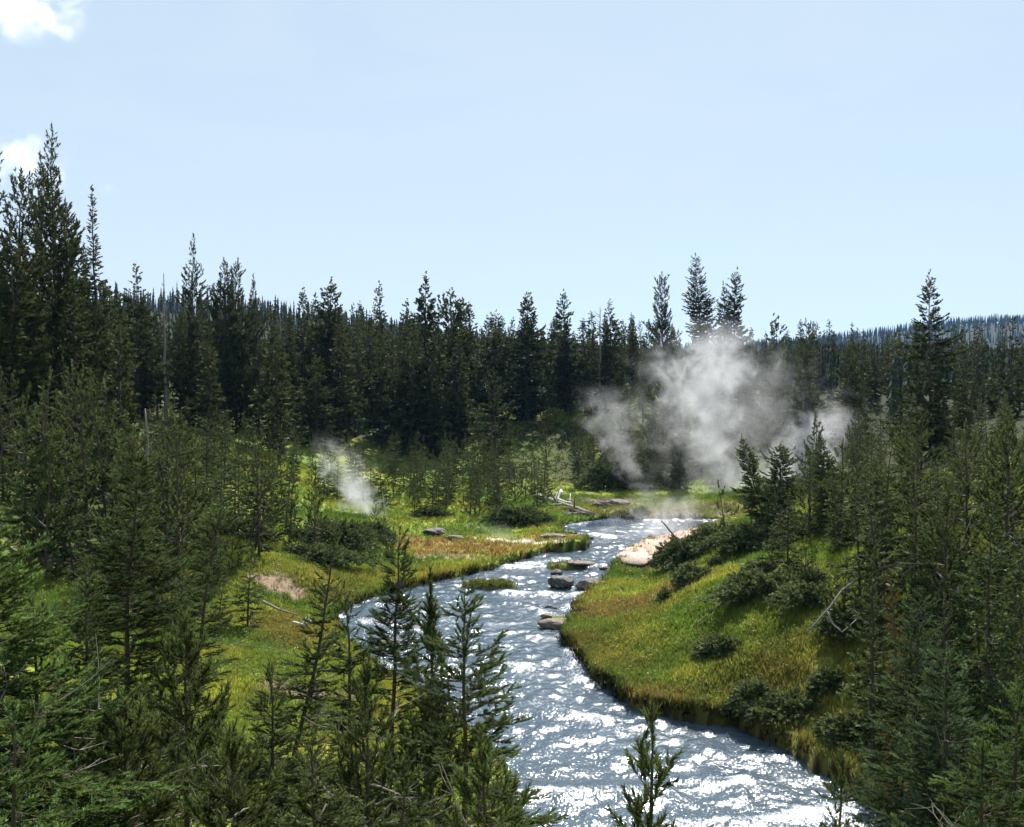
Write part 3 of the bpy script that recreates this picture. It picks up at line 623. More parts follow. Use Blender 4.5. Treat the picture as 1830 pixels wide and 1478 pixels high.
# snags: bare dead trees
def snag(seed, px, py, D, label, nbr=10, bl=1.0):
    top = at(px, py, D); z0 = gz(top[0], D); h = top[2] - z0; r = np.random.default_rng(seed)
    ts = np.linspace(0, 1, 9); P = np.stack([r.normal(0, .05, 9), r.normal(0, .05, 9), h * ts], -1); P[0, 2] = -.3
    o = obj('dead_tree', None, None, (top[0], D, z0)); tag(o, label, 'dead tree')
    obj('trunk', mesh_np('trunk', *tube(P, .14 * (1 - ts) + .025, 6), [M_DEAD]), o)
    a = Acc()
    for k in range(nbr):
        t = r.uniform(.55, .97); az = r.uniform(0, 6.28); L = bl * r.uniform(.4, 1.2) * (1.15 - t) * 2.5; q = np.linspace(0, 1, 4)[:, None]
        b = np.array((0, 0, h * t)) + q * L * np.array((cos(az), sin(az), r.uniform(-.2, .9))) + q ** 2 * np.array((0, 0, .2))
        a.add(*tube(b, np.array((.04, .03, .025, .02)), 3, False))
    obj('bare_branch', a.mesh('bare_branch', [M_DEAD]), o)
snag(1, 292, 488, 80, 'thin bare snag right of the lone pointed spruce', 14, .35)
snag(2, 1072, 548, 116, 'forked bare snag beside the tiered spruce on the skyline', 12, 1.0)
snag(3, 1800, 562, 95, 'thin bare snag top at the right edge of the skyline', 8, .3)
snag(4, 262, 730, 46, 'short pale broken snag among the left young trees', 5, .3)

# --- crowds of trees: prototypes shared by copies
PROTO = {}
def proto(kind, i):
    k = (kind, i)
    if k not in PROTO:
        s = 500 + hash_kind[kind] * 40 + i; r = random.Random(s)
        if kind == 'forest': PROTO[k] = (conifer(s, 13, r.uniform(1.35, 2.1), 'fir' if i % 4 else 'pine', 'far', dens=r.uniform(.8, 1), prof=r.uniform(.6, .95), mats=(M_BARK, M_FOREST), t0=r.choice((.04, .12))), 13)
        if kind == 'spire': PROTO[k] = (conifer(s, 12, r.uniform(.9, 1.4), 'fir', 'far', dens=r.uniform(.7, 1), prof=r.uniform(.5, .8), mats=(M_BARK, M_FOREST), t0=.2), 12)
        if kind == 'young': PROTO[k] = (conifer(s, 4, r.uniform(.6, 1.0), 'pine' if i % 2 else 'fir', 'mid', dens=r.uniform(.7, .95), prof=r.uniform(.5, .8), mats=(PINEM, FIRM)[i % 3 == 0], t0=.04, dead=(i % 3 == 1) * 1), 4)
    return PROTO[k]
hash_kind = {'forest': 1, 'spire': 2, 'young': 3}
NPROTO = {'forest': 9, 'spire': 6, 'young': 9}
rr = random.Random(21)
USED = []
def crowd(kind, n, px0, px1, D0, D1, top_f, hr, label, group, name, gap=1.2, cond=None):
    """n trees between two sight lines and two distances; heights hr metres"""
    k = tries = 0
    while k < n and tries < n * 60:
        tries += 1
        D = rr.uniform(D0, D1); px = rr.uniform(px0, px1); p = at(px, 645, D); x = float(p[0])
        if any((x - a) ** 2 + (D - b) ** 2 < gap * gap for a, b in USED[-260:]): continue
        if cond and not cond(x, D): continue
        if kind == 'young' and 17 < D < 76 and float(river_d(np.array([x]), np.array([D]))[0]) < .9: continue
        h = rr.uniform(*hr); z = gz(x, D)
        if top_f:
            lim = (645 - top_f(px)) / F * D + H - z
            h = min(h, lim * rr.uniform(.70, 1.0))
            if h < hr[0] * .45: continue
        me, ph = proto(kind, rr.randrange(NPROTO[kind])); s = h / ph
        lb = label[rr.randrange(len(label))] if isinstance(label, (list, tuple)) else label
        plant(me, x, D, name, lb, 'tree', group, s, rr.uniform(0, 6.28), rr.gauss(0, .045 if kind == 'young' else .02), rr.gauss(0, .045 if kind == 'young' else .02), wide=rr.uniform(.9, 1.2) * (1 if s > .8 else 1.12)); USED.append((x, D)); k += 1
line = lambda *pts: (lambda px: float(np.interp(px, [a for a, b in pts], [b for a, b in pts])))
crowd('forest', 14, -40, 210, 50, 70, line((0, 400), (120, 420), (210, 520)), (9, 16), 'dark tall conifer massed below the tallest tree at the far left', 'conifers massed at the far left', 'spruce_tree', 1.6)
crowd('forest', 24, 200, 520, 74, 100, line((200, 520), (520, 530)), (8, 16), 'dark conifer in the left forest wall under the paired bushy pines', 'conifers of the left forest wall', 'spruce_tree', 1.6)
crowd('forest', 46, 500, 840, 94, 125, line((500, 512), (840, 530)), (9, 16), 'dark conifer in the forest wall above the left steam wisp', 'conifers above the left steam wisp', 'spruce_tree', 1.6)
crowd('forest', 44, 830, 1180, 112, 140, line((830, 545), (1180, 565)), (7, 15), 'dark conifer in the middle forest wall above the sunlit slope', 'conifers above the sunlit slope', 'spruce_tree', 1.6)
crowd('forest', 16, 1140, 1420, 100, 130, line((1140, 580), (1420, 590)), (7, 14), 'dark conifer behind the main steam plume', 'conifers behind the main steam', 'spruce_tree', 1.6)
crowd('spire', 52, 1380, 1860, 95, 180, line((1380, 572), (1640, 574), (1860, 582)), (9, 15), 'slim spire conifer in the dense right hand forest', 'slim conifers of the right forest', 'spruce_tree', 1.6)
crowd('spire', 40, 180, 1160, 130, 200, line((180, 520), (500, 530), (820, 545), (1160, 575)), (9, 15), 'slim far conifer whose tip shows over the forest wall', 'far conifer tips over the forest wall', 'spruce_tree', 1.6)
crowd('forest', 12, 1540, 1860, 60, 95, line((1540, 640), (1860, 640)), (6, 10), 'mid sized dark conifer in front of the right hand forest', 'conifers in front of the right forest', 'spruce_tree', 2.4)
crowd('forest', 7, 1490, 1640, 98, 128, line((1490, 610), (1640, 610)), (7, 12), 'dark conifer closing the gap left of the big shaggy spruce', 'conifers left of the big shaggy spruce', 'spruce_tree', 1.6)
crowd('forest', 15, 1080, 1300, 82, 98, None, (5, 8.5), 'dark conifer in the shaded stand at the foot of the steam', 'dark conifers at the foot of the steam', 'spruce_tree', 1.3)
crowd('young', 16, 1440, 1690, 53, 78, line((1440, 730), (1690, 700)), (3.5, 6.5), 'young conifer on the flat behind the right spur', 'young conifers behind the right spur', 'young_conifer', 1.2)
crowd('forest', 9, 1700, 1890, 72, 98, line((1700, 640), (1890, 640)), (6, 11), 'dark conifer right of the big shaggy spruce', 'conifers right of the big shaggy spruce', 'spruce_tree', 1.8)
# young trees
crowd('young', 40, -20, 330, 36, 58, line((0, 600), (150, 640), (330, 720)), (4, 7.5), 'young green conifer in the thicket at the left below the tall trees', 'young conifers of the left thicket', 'young_conifer', 1.0)
crowd('young', 34, 300, 560, 46, 80, line((300, 700), (560, 770)), (3.5, 6), 'young green conifer on the slope left of the left steam wisp', 'young conifers left of the left steam', 'young_conifer', 1.0)
crowd('young', 84, 540, 975, 67, 93, line((560, 780), (760, 765), (960, 790)), (2.4, 4.8), 'young conifer in the belt between the meadow and the forest wall', 'young conifers behind the meadow', 'young_conifer', .75)
crowd('young', 30, 800, 1180, 92, 122, None, (1.5, 4), 'young conifer scattered on the sunlit green slope', 'young conifers on the sunlit slope', 'young_conifer', 1.3)
crowd('young', 22, 1030, 1330, 84, 104, None, (3, 5), 'young conifer in the dark stand under the steam', 'young conifers under the steam', 'young_conifer', 1.2)
crowd('young', 42, 1540, 1850, 27, 46, line((1540, 780), (1700, 770), (1850, 760)), (3, 5.5), 'young pine packed in the thicket on the right bank', 'young pines of the right thicket', 'young_conifer', .8)
crowd('young', 14, 1690, 1900, 46, 72, line((1690, 720), (1900, 690)), (4, 6.5), 'young conifer at the far right edge under the forest', 'young conifers at the far right edge', 'young_conifer', 1.2)
crowd('young', 18, 1390, 1570, 37, 52, line((1400, 860), (1560, 820)), (2.2, 4), 'young pine on the crest of the right spur', 'young pines on the right spur', 'young_conifer', .8)
crowd('young', 12, 1600, 1850, 18, 28, line((1600, 1000), (1850, 900)), (2, 3.6), 'young shaded conifer low on the right bank slope', 'young conifers low on the right bank', 'young_conifer', .8)
crowd('young', 9, 240, 440, 34, 46, line((240, 860), (440, 930)), (1.6, 3), 'small sapling beside the grassy left bank', 'saplings beside the left bank', 'young_conifer', .8)
for i, (px, D, h, lb) in enumerate(((690, 56, 1.9, 'thin sapling on the meadow edge right of the left steam vent'), (565, 57, 3.0, 'dark slim sapling just left of the left steam vent'), (520, 50, 2.6, 'leaning thin sapling above the bare soil patch'),
                     (668, 60, 1.6, 'short twiggy sapling in front of the left steam vent'), (700, 54, 1.5, 'crooked low sapling left of the grey meadow rocks'))):
    me, ph = proto('young', (i * 2 + 1) % 9); x = at(px, 700, D)[0]; plant(me, x, D, 'young_conifer', lb, 'tree', None, h / ph, i * 1.3, 0, .08 * (i % 3 - 1), wide=.8)

# ------------------------------------------------------------------ far forest: one mass
fx, fy = [], []
def far_zone(n, px0, px1, D0, D1):
    px = R.uniform(px0, px1, n); D = np.sqrt(R.uniform(D0 ** 2, D1 ** 2, n)); fx.append((px - CX) / F * D); fy.append(D)
far_zone(260, 1340, 1900, 104, 160); far_zone(700, -50, 1900, 150, 230); far_zone(1500, -80, 1950, 220, 420); far_zone(1800, -80, 1150, 380, 560); far_zone(2600, 1000, 2000, 1000, 1650); far_zone(900, 900, 1950, 420, 1000)
fx, fy = np.concatenate(fx), np.concatenate(fy); fz = ground_z(fx, fy)
def spire_tpl(seed):
    r = np.random.default_rng(seed); V, T = [], []
    for k in range(9):
        t = k / 9.; rr_ = .115 * (1 - t) ** .8 + .012; z0, z1 = .08 + t * .82, .08 + t * .82 + .2 * (1.1 - t * .5)
        n_ = 5; a = np.arange(n_) * 2 * pi / n_ + r.uniform(0, 6)
        b = len(V); rj = rr_ * r.uniform(.65, 1.25, n_)
        V += [(rj[i] * cos(a[i]), rj[i] * sin(a[i]), z0 + r.uniform(-.02, .02)) for i in range(n_)] + [(0, 0, min(z1, 1.0))]
        T += [(b + i, b + (i + 1) % n_, b + n_) for i in range(n_)]
    V += [(.012, 0, 0), (-.012, .01, 0), (0, 0, .5)]; T += [(len(V) - 3, len(V) - 2, len(V) - 1)]
    return np.array(V), np.array(T)
A_ = Acc()
for k in range(8):
    V, T = spire_tpl(k); s = np.arange(len(fx)) % 8 == k; m = s.sum()
    hh = R.uniform(8, 14, m); pxs = CX + fx[s] / fy[s] * F; cap = (645 - np.interp(pxs, [0, 340, 700, 1060, 1340, 1640, 1900], [525, 545, 578, 600, 598, 598, 606])) / F * fy[s] + H - fz[s]
    hh = np.where(fy[s] < 420, np.clip(np.minimum(hh, cap * R.uniform(.7, 1.03, m)), 3, 20), hh); wdh = R.uniform(.5, 1.0, m) * hh
    X = np.stack([fx[s][:, None] + V[None, :, 0] * wdh[:, None], fy[s][:, None] + V[None, :, 1] * wdh[:, None], fz[s][:, None] - .3 + V[None, :, 2] * hh[:, None]], -1)
    A_.add(X.reshape(-1, 3), (T[None] + (np.arange(m) * len(V))[:, None, None]).reshape(-1, 3), 0, np.repeat(R.uniform(0, 1, m), len(V)))
far = obj('far_forest', A_.mesh('far_forest', [M_FAR])); tag(far, kind='stuff')

# ------------------------------------------------------------------ shrubs
def shrub_mesh(seed, rx, ry, hz, n=150):
    r = np.random.default_rng(seed); acc, st = Acc(), Acc(); O, D, S, T = [], [], [], []
    lump = r.uniform(0, 6.28, 4)
    for k in range(n):
        az = r.uniform(0, 6.28); q = r.uniform(.2, 1.2) ** .8 * (1 + .2 * sin(az * 3 + lump[0]) + .15 * sin(az * 5 + lump[1]))
        tip = np.array((rx * q * cos(az), ry * q * sin(az), hz * (1 - .7 * q * q) * r.uniform(.3, 1.4)))
        s = np.linspace(0, 1, 6)[:, None]; pts = tip * s + np.array((0, 0, hz * .35)) * np.sin(s * pi) * q
        if k % 5 == 0: st.add(*tube(pts, np.linspace(.02, .006, 6), 3, False))
        for j in range(2, 6):
            d = pts[j] - pts[j - 1]; d = d / np.linalg.norm(d)
            for e in range(4):
                O.append(pts[j] + r.normal(0, .06, 3)); D.append(d + r.normal(0, .45, 3) + np.array((0, 0, .25))); S.append(r.uniform(.16, .28)); T.append(r.uniform(.3, 1) * (.5 + .1 * j))
    stamp(acc, 'mid', np.array(O), np.array(D), np.array(S), r, np.array(T), 0)
    return acc.mesh('foliage', [M_SHRUB]), st.mesh('stem', [M_BARK])
SHR = [('dark spreading juniper mat on the meadow beside the creek mouth', 925, 935, 66, 2.3, 1.4, .8), ('broad dark juniper covering the knoll below the left steam', 590, 945, 55, 2.6, 1.8, .9), ('low juniper at the foot of the left knoll', 560, 1000, 49, 2.0, 1.2, .5),
       ('small round juniper on the meadow behind the grey rocks', 770, 925, 68, 1.5, 1.0, .5), ('large grey green juniper crowning the tip of the right spur', 1225, 985, 47, 1.3, 1.3, .75), ('grey green shrub behind the crown of the spur', 1285, 955, 47.5, 1.2, 1.2, .6),
       ('wide juniper on the spur under the leaning fir', 1345, 975, 44, 1.6, 1.4, .7), ('grey green juniper halfway up the grassy right bank', 1365, 1085, 36, 1.5, 1.1, .55), ('low shrub below the halfway juniper on the right bank', 1290, 1150, 33, .6, .5, .3),
       ('round tuft shrub alone on the grassy right bank', 1483, 1165, 29, .35, .35, .3), ('trailing bright juniper above the undercut right bank', 1420, 1235, 29, 1.2, .8, .3), ('reddish tinged shrub right of the trailing juniper', 1520, 1260, 27, .8, .6, .3),
       ('leafy shrub overhanging the water edge of the right bank', 1345, 1265, 29.6, .55, .4, .5), ('dark juniper at the edge of the right thicket', 1520, 1090, 31, .9, .8, .5), ('green shrub under the thin pine of the right slope', 1450, 1040, 34, 1.0, .9, .5),
       ('low shrub beside the fallen branch on the right bank', 1240, 1040, 41, .8, .7, .4), ('shrub heap at the far end of the fallen log', 1090, 870, 84, 2.6, 1.6, 1.6), ('dark shrub right of the bleached log at the creek head', 1150, 880, 84, 2.2, 1.5, 1.6),
       ('low shrub on the near left meadow', 420, 985, 50, 1.6, 1.2, .7), ('dark low shrub at the edge of the left thicket', 300, 930, 46, 1.6, 1.2, .8), ('bright shrub under the lower right fir boughs', 1620, 1400, 21, .9, .7, .4),
       ('green shrub on the shaded right bank edge', 1710, 1300, 22, 1.0, .9, .6), ('small shrub in the meadow behind the left bank', 660, 965, 58, 1.2, .8, .45)]
for i, (lb, px, py, D, rx, ry, hz) in enumerate(SHR):
    p_ = at(px, py, D); o = obj('juniper_shrub', None, None, (p_[0], D, gz(p_[0], D) - .05)); tag(o, lb, 'shrub')
    f, s = shrub_mesh(900 + i, rx, ry, hz, int(60 + 70 * rx * ry)); obj('foliage', f, o); obj('stem', s, o)

SM = [shrub_mesh(960 + i, .5, .42, .3, 70) for i in range(5)]
k = 0
while k < 20:
    D = rr.uniform(28, 46); x = (rr.uniform(1120, 1560) - CX) / F * D; d = float(river_d(np.array([x]), np.array([D]))[0])
    if d < 1.2 or rr.random() > d / 7: continue
    s_ = rr.uniform(.45, 1.25); o = obj('low_shrub', None, None, (x, D, gz(x, D) - .04), (0, 0, rr.uniform(0, 6.28)), (s_, s_, s_ * rr.uniform(.7, 1.3)))
    tag(o, 'small grey green shrub growing in the grass of the right bank slope', 'shrub', 'small shrubs on the right bank'); f, st_ = SM[k % 5]; obj('foliage', f, o); obj('stem', st_, o); k += 1

# ------------------------------------------------------------------ rocks, ledge, logs
def boulder(seed, px, py, sx, sy, sz, label, m=M_ROCK, sink=.25, rz=0.0, z=None):
    import bmesh
    r = np.random.default_rng(seed); bm = bmesh.new(); bmesh.ops.create_icosphere(bm, subdivisions=5, radius=1)
    V = np.array([v.co[:] for v in bm.verts]); T = np.array([[v.index for v in f.verts] for f in bm.faces]); bm.free()
    for k in range(14):                                              # flat cleavage faces
        nrm = r.normal(0, 1, 3); nrm /= np.linalg.norm(nrm); dd = r.uniform(.62, .92); e = V @ nrm - dd; V = V - np.outer(np.clip(e, 0, None) * .92, nrm)
    V = V * (1 + .26 * (fbm(V[:, 0] * 3 + V[:, 2] * 2 + seed, V[:, 1] * 3 - V[:, 2], 4, seed) - .5)[:, None])
    V = V * np.array((sx, sy, sz)); p_ = onz(px, py)
    zz = (max(gz(p_[0], p_[1]), 0.0) if z is None else z) + sz * (1 - sink * 2)
    o = obj('boulder', mesh_np('boulder', V, T, [m], smooth=True), None, (p_[0], p_[1], zz), (0, 0, rz)); return tag(o, label, 'boulder')
boulder(1, 1001, 1049, .62, .5, .34, 'dark grey boulder standing in the creek, left one of two', M_ROCK, .2)
boulder(2, 1060, 1052, .80, .5, .30, 'flat topped brownish boulder in the creek beside the grey one', M_ROCKB, .2, .1)
boulder(3, 1000, 1122, .85, .45, .22, 'mossy brown rock shelf jutting from the right bank into the creek', M_ROCKB, .2, -.1)
boulder(4, 975, 1112, .26, .2, .12, 'small brown rock at the tip of the rock shelf', M_ROCKB, .2)
boulder(5, 1035, 1016, .8, .4, .14, 'low grey rock beside the grassy tuft in mid creek', M_ROCKB, .2)
boulder(6, 995, 1027, .3, .25, .18, 'small rock just behind the dark creek boulder', M_ROCK, .2)
boulder(7, 1050, 968, .35, .25, .14, 'dark wet rock in the upper creek', M_ROCK, .2)
boulder(8, 1078, 1018, .25, .2, .12, 'little rock between the boulders and the orange ledge', M_ROCKB, .2)
boulder(9, 776, 968, .65, .5, .24, 'dark broken rock on the left meadow', M_ROCK, .15, .3)
boulder(10, 812, 974, .5, .35, .16, 'flat grey rock right of the broken meadow rock', M_ROCK, .15)
boulder(11, 705, 1058, .42, .35, .22, 'dark rock at the left water edge', M_ROCK, .15)
boulder(12, 990, 970, .8, .4, .16, 'rusty dark rock on the grassy point of the left bank', M_ROCKB, .2)
boulder(13, 1075, 912, .7, .5, .3, 'pale grey rock on the gravel bar beyond the creek', M_ROCKB, .2)
boulder(14, 1105, 908, .9, .5, .28, 'wide pale rock right of the gravel bar', M_ROCKB, .2)
boulder(15, 985, 1088, .28, .2, .1, 'flat wet stone left of the right bank edge', M_ROCK, .2)
boulder(16, 1030, 1083, .3, .22, .15, 'brown stone at the foot of the right bank', M_ROCKB, .2)
boulder(17, 1155, 1142, .3, .22, .16, 'pale stone half buried in the grassy right bank', M_ROCKB, .15, z=.55)
boulder(18, 740, 1125, .5, .25, .10, 'brown flat rock awash in the near creek', M_ROCK, .25)
boulder(19, 690, 1150, .6, .3, .12, 'reddish low rock awash behind the foreground firs', M_ROCKB, .25)
# travertine ledge: flat slab with a dark overhang and an orange draped front
led = at(1140, 1006, 50.5); lx, ly = float(led[0]), float(led[1]); lo = obj('travertine_ledge', None, None, (lx, ly, .0)); tag(lo, 'flat pinkish travertine ledge with orange draped front above the creek', 'rock ledge')
def slab(pts, z0, z1, name, m, under=1.0):
    pts = np.array(pts, float); n_ = len(pts); c = pts.mean(0)
    rings = [(c + (pts - c) * under, z0), (c + (pts - c) * 1.0, z1 - .06), (c + (pts - c) * .985, z1), ]
    V = np.concatenate([np.column_stack([q, np.full(n_, z)]) for q, z in rings] + [np.array([[c[0], c[1], z1 + .01], [c[0], c[1], z0]])]); T = []
    for k in range(2):
        for i in range(n_): a, b = k * n_ + i, k * n_ + (i + 1) % n_; T += [(a, b, b + n_), (a, b + n_, a + n_)]
    for i in range(n_): T += [(2 * n_ + i, 2 * n_ + (i + 1) % n_, 3 * n_), ((i + 1) % n_, i, 3 * n_ + 1)]
    V[:, 2] += (fbm(V[:, 0] * 3, V[:, 1] * 3, 3, 3) - .5) * .06
    return obj(name, mesh_np(name, V, np.array(T), [m]), lo)
a = np.linspace(0, 2 * pi, 28, endpoint=False); rj = 1 + .1 * np.sin(a * 3 + 1) + .07 * np.sin(a * 7)
slab(np.column_stack([.98 * np.cos(a) * rj + .1, 1.6 * np.sin(a) * rj + 1.2]), .60, .70, 'slab', M_TRAV, .93)
slab(np.column_stack([.7 * np.cos(a) * rj + .2, 1.2 * np.sin(a) * rj + 1.3]), -.3, .57, 'pedestal', M_BROWNLOG, 1.0)
rk = 1 + .22 * np.sin(a * 5 + 2) + .12 * np.sin(a * 11)
slab(np.column_stack([.26 * np.cos(a) * rk - .84, .42 * np.sin(a) * rk + .4]), -.3, .5, 'draped_front', M_TRAVO, 1.5)

def log(pts, r0, r1, name, label, m, stubs=3, seed=0, cat='log'):
    r = np.random.default_rng(seed); pts = np.array(pts, float); k = np.linspace(0, 1, len(pts)); q = np.linspace(0, 1, 10)
    P = np.stack([np.interp(q, k, pts[:, c]) for c in range(3)], -1) + r.normal(0, r0 * .12, (10, 3))
    a = Acc(); a.add(*tube(P, np.linspace(r0, r1, 10), 8))
    o = obj(name, a.mesh(name, [m], True)); tag(o, label, cat)
    for j in range(stubs):
        i = r.integers(2, 9); d = r.normal(0, 1, 3); d[2] = abs(d[2]); d /= np.linalg.norm(d); L = r0 * r.uniform(3, 7)
        obj('branch_stub', mesh_np('branch_stub', *tube(P[i] + np.outer(np.linspace(0, 1, 4), d * L), np.linspace(r1 * .7, r1 * .3, 4), 5), [m]), o)
def A3(px, py, D):
    p = at(px, py, D); p[2] = max(p[2], gz(p[0], p[1]) + .07); return p
G3 = lambda px, py, dz=0.0: (lambda p: np.array((p[0], p[1], gz(p[0], p[1]) + dz)))(onz(px, py, .4))
log([A3(958, 886, 77), A3(1000, 903, 74), A3(1062, 929, 69.5)], .20, .13, 'fallen_log', 'long grey fallen log slanting down to the creek head', M_GREYLOG, 4, 1)
log([A3(1003, 878, 76), A3(994, 892, 75), A3(1012, 905, 74), A3(1022, 912, 73.6)], .17, .10, 'fallen_log', 'bleached white crooked log propped on the grey fallen log', M_WHITE, 4, 2)
log([A3(1008, 915, 72), A3(1050, 935, 69)], .15, .11, 'fallen_log', 'dark log lying under the long grey one at the water', M_BROWNLOG, 3, 3)
log([A3(1010, 931, 69.5), A3(1045, 928, 70)], .10, .07, 'fallen_log', 'short pale log at the upper bend of the creek', M_GREYLOG, 2, 4)
log([A3(524, 1127, 39), A3(545, 1118, 38.7), A3(556, 1110, 38.5)], .08, .05, 'driftwood', 'bleached forked driftwood branch on the left bank', M_WHITE, 3, 5, 'driftwood')
log([A3(1183, 931, 47.5), A3(1205, 958, 46.5), A3(1226, 988, 46)], .03, .06, 'dead_stick', 'bare dark stick leaning left from the spur juniper', M_BROWNLOG, 1, 6, 'dead branch')
log([A3(1532, 1035, 29.6), A3(1505, 1055, 29.3), A3(1483, 1085, 29), A3(1440, 1132, 28.7)], .036, .018, 'dead_branch', 'curved bare grey branch lying on the upper right bank', M_GREYLOG, 2, 7, 'dead branch')
log([A3(1478, 1092, 29), A3(1488, 1115, 28.8), A3(1505, 1130, 28.6), A3(1530, 1108, 28.8)], .028, .014, 'dead_branch', 'hooked bare branch below the curved grey one', M_GREYLOG, 1, 8, 'dead branch')
log([A3(1287, 1082, 36.4), A3(1265, 1105, 35.9), A3(1240, 1130, 35.3)], .05, .03, 'dead_branch', 'thin broken branch lying in the grass of the right bank', M_BROWNLOG, 2, 9, 'dead branch')
log([A3(905, 1335, 28.4), A3(960, 1345, 28), A3(1000, 1352, 27.8)], .09, .06, 'sunken_log', 'brown log stranded in the near creek behind the fir boughs', M_BROWNLOG, 1, 10)
log([A3(470, 1075, 39.6), A3(500, 1090, 39.2), A3(530, 1098, 39)], .05, .03, 'dead_branch', 'grey branch lying below the bare soil patch', M_GREYLOG, 2, 11, 'dead branch')
log([A3(838, 936, 64), A3(838, 950, 64)], .04, .05, 'dead_stump', 'tiny white bleached stump on the meadow', M_WHITE, 1, 12, 'stump')

# ------------------------------------------------------------------ steam
def steam(px, py, D, prof, dens, label, nscale=.5, k=1.1, m=4.8, seed=0.0, name='steam_plume'):
    """prof: (px, py, radius in px, density factor) up the plume"""
    base = at(px, py, D); sc_ = D / F
    Z = [at(a, b, D) - base for a, b, r_, d_ in prof]; zz = np.array([q[2] for q in Z]); zh = zz[-1]
    cxs = np.array([q[0] for q in Z]); rs = np.array([r_ * sc_ for a, b, r_, d_ in prof]); ds = [d_ for a, b, r_, d_ in prof]
    W = max(abs(cxs).max(), .1) * 1.05; RM = rs.max() * 1.02
    # hull
    rings, nr, ns = [], 24, 20; tq = np.linspace(0, 1, nr)
    for t in tq:
        c = np.interp(t * zh, zz, cxs); rr_ = np.interp(t * zh, zz, rs) * 1.3
        a = np.arange(ns) * 2 * pi / ns; rings.append(np.column_stack([c + rr_ * np.cos(a), rr_ * .8 * np.sin(a), np.full(ns, t * zh)]))
    V = np.concatenate(rings + [np.array([[cxs[0], 0, 0], [cxs[-1], 0, zh]])]); T = []
    for i in range(nr - 1):
        for j in range(ns): A, B = i * ns + j, i * ns + (j + 1) % ns; T += [(A, B, B + ns), (A, B + ns, A + ns)]
    for j in range(ns): T += [((j + 1) % ns, j, nr * ns), ((nr - 1) * ns + j, (nr - 1) * ns + (j + 1) % ns, nr * ns + 1)]
    mt = bpy.data.materials.new('steam'); mt.use_nodes = True; n = mt.node_tree; l = n.links
    n.nodes.remove(n.nodes['Principled BSDF'])
    tc = node(n, 'ShaderNodeTexCoord'); sp = node(n, 'ShaderNodeSeparateXYZ'); l.new(tc.outputs['Object'], sp.inputs[0])
    x, y, z = sp.outputs
    rp = node(n, 'ShaderNodeValToRGB'); l.new(mth(n, l, 'DIVIDE', z, zh), rp.inputs[0]); cr = rp.color_ramp
    dm = max(ds)
    for i, (q, c, r_, d_) in enumerate(zip(zz / zh, cxs, rs, ds)):
        e = cr.elements[i] if i < 2 else cr.elements.new(min(q, 1))
        e.position = min(max(q, 0), 1); e.color = ((c / W + 1) / 2, 0, r_ / RM, d_ / dm)
    if len(prof) > 2:                                                # the second default stop was moved, order is kept by position
        pass
    sr = node(n, 'ShaderNodeSeparateColor'); l.new(rp.outputs['Color'], sr.inputs[0])
    cxn = mth(n, l, 'MULTIPLY', mth(n, l, 'MULTIPLY_ADD', sr.outputs[0], 2, -1), W); rn = mth(n, l, 'MULTIPLY', sr.outputs[2], RM)
    dx = mth(n, l, 'SUBTRACT', x, cxn); dy = mth(n, l, 'DIVIDE', y, .8)
    dist = mth(n, l, 'SQRT', mth(n, l, 'ADD', mth(n, l, 'MULTIPLY', dx, dx), mth(n, l, 'MULTIPLY', dy, dy)))
    nz = node(n, 'ShaderNodeTexNoise'); nz.noise_dimensions = '4D'; nz.inputs['W'].default_value = seed; nz.inputs['Scale'].default_value = nscale; nz.inputs['Detail'].default_value = 5; nz.inputs['Roughness'].default_value = .62; nz.inputs['Distortion'].default_value = 1.1
    l.new(tc.outputs['Object'], nz.inputs['Vector'])
    core = mth(n, l, 'MULTIPLY', mth(n, l, 'SUBTRACT', 1, mth(n, l, 'DIVIDE', dist, rn)), k)
    v = mth(n, l, 'ADD', core, mth(n, l, 'MULTIPLY', mth(n, l, 'SUBTRACT', nz.outputs['Fac'], .52), m), clamp=True)
    edge = mth(n, l, 'MULTIPLY', mth(n, l, 'SUBTRACT', 1.25, mth(n, l, 'DIVIDE', dist, rn)), 4, clamp=True)
    tzf = mth(n, l, 'MULTIPLY', mth(n, l, 'SUBTRACT', zh, z), 6 / zh, clamp=True)
    den = mth(n, l, 'MULTIPLY', mth(n, l, 'MULTIPLY', mth(n, l, 'MULTIPLY', v, v), mth(n, l, 'MULTIPLY', rp.outputs['Alpha'], dens * dm)), mth(n, l, 'MULTIPLY', edge, tzf))
    pv = node(n, 'ShaderNodeVolumePrincipled'); pv.inputs['Color'].default_value = (.91, .93, .97, 1); pv.inputs['Anisotropy'].default_value = .25
    l.new(den, pv.inputs['Density']); l.new(pv.outputs[0], n.nodes['Material Output'].inputs['Volume'])
    o = obj(name, mesh_np(name, V, np.array(T), [mt]), None, tuple(base)); return tag(o, label, 'steam')
steam(1320, 905, 76, [(1320, 905, 52, .8), (1300, 850, 60, 1), (1262, 780, 84, 1), (1262, 710, 110, .9), (1272, 650, 140, .9), (1270, 605, 120, .8), (1262, 562, 70, .5)], .24, 'tall billowing white steam plume rising at the centre right', seed=1.3)
steam(1165, 905, 77, [(1165, 905, 38, .8), (1135, 850, 44, .8), (1102, 790, 46, .7), (1092, 735, 70, .55), (1080, 685, 66, .3)], .22, 'thin curling steam wisp left of the tall plume', nscale=.6, seed=4.1)
steam(1425, 880, 74, [(1410, 890, 85, .9), (1430, 840, 95, .9), (1455, 790, 85, .8), (1485, 745, 62, .7), (1490, 712, 36, .4)], .32, 'low white steam cloud behind the right spur trees', nscale=.55, seed=7.7)
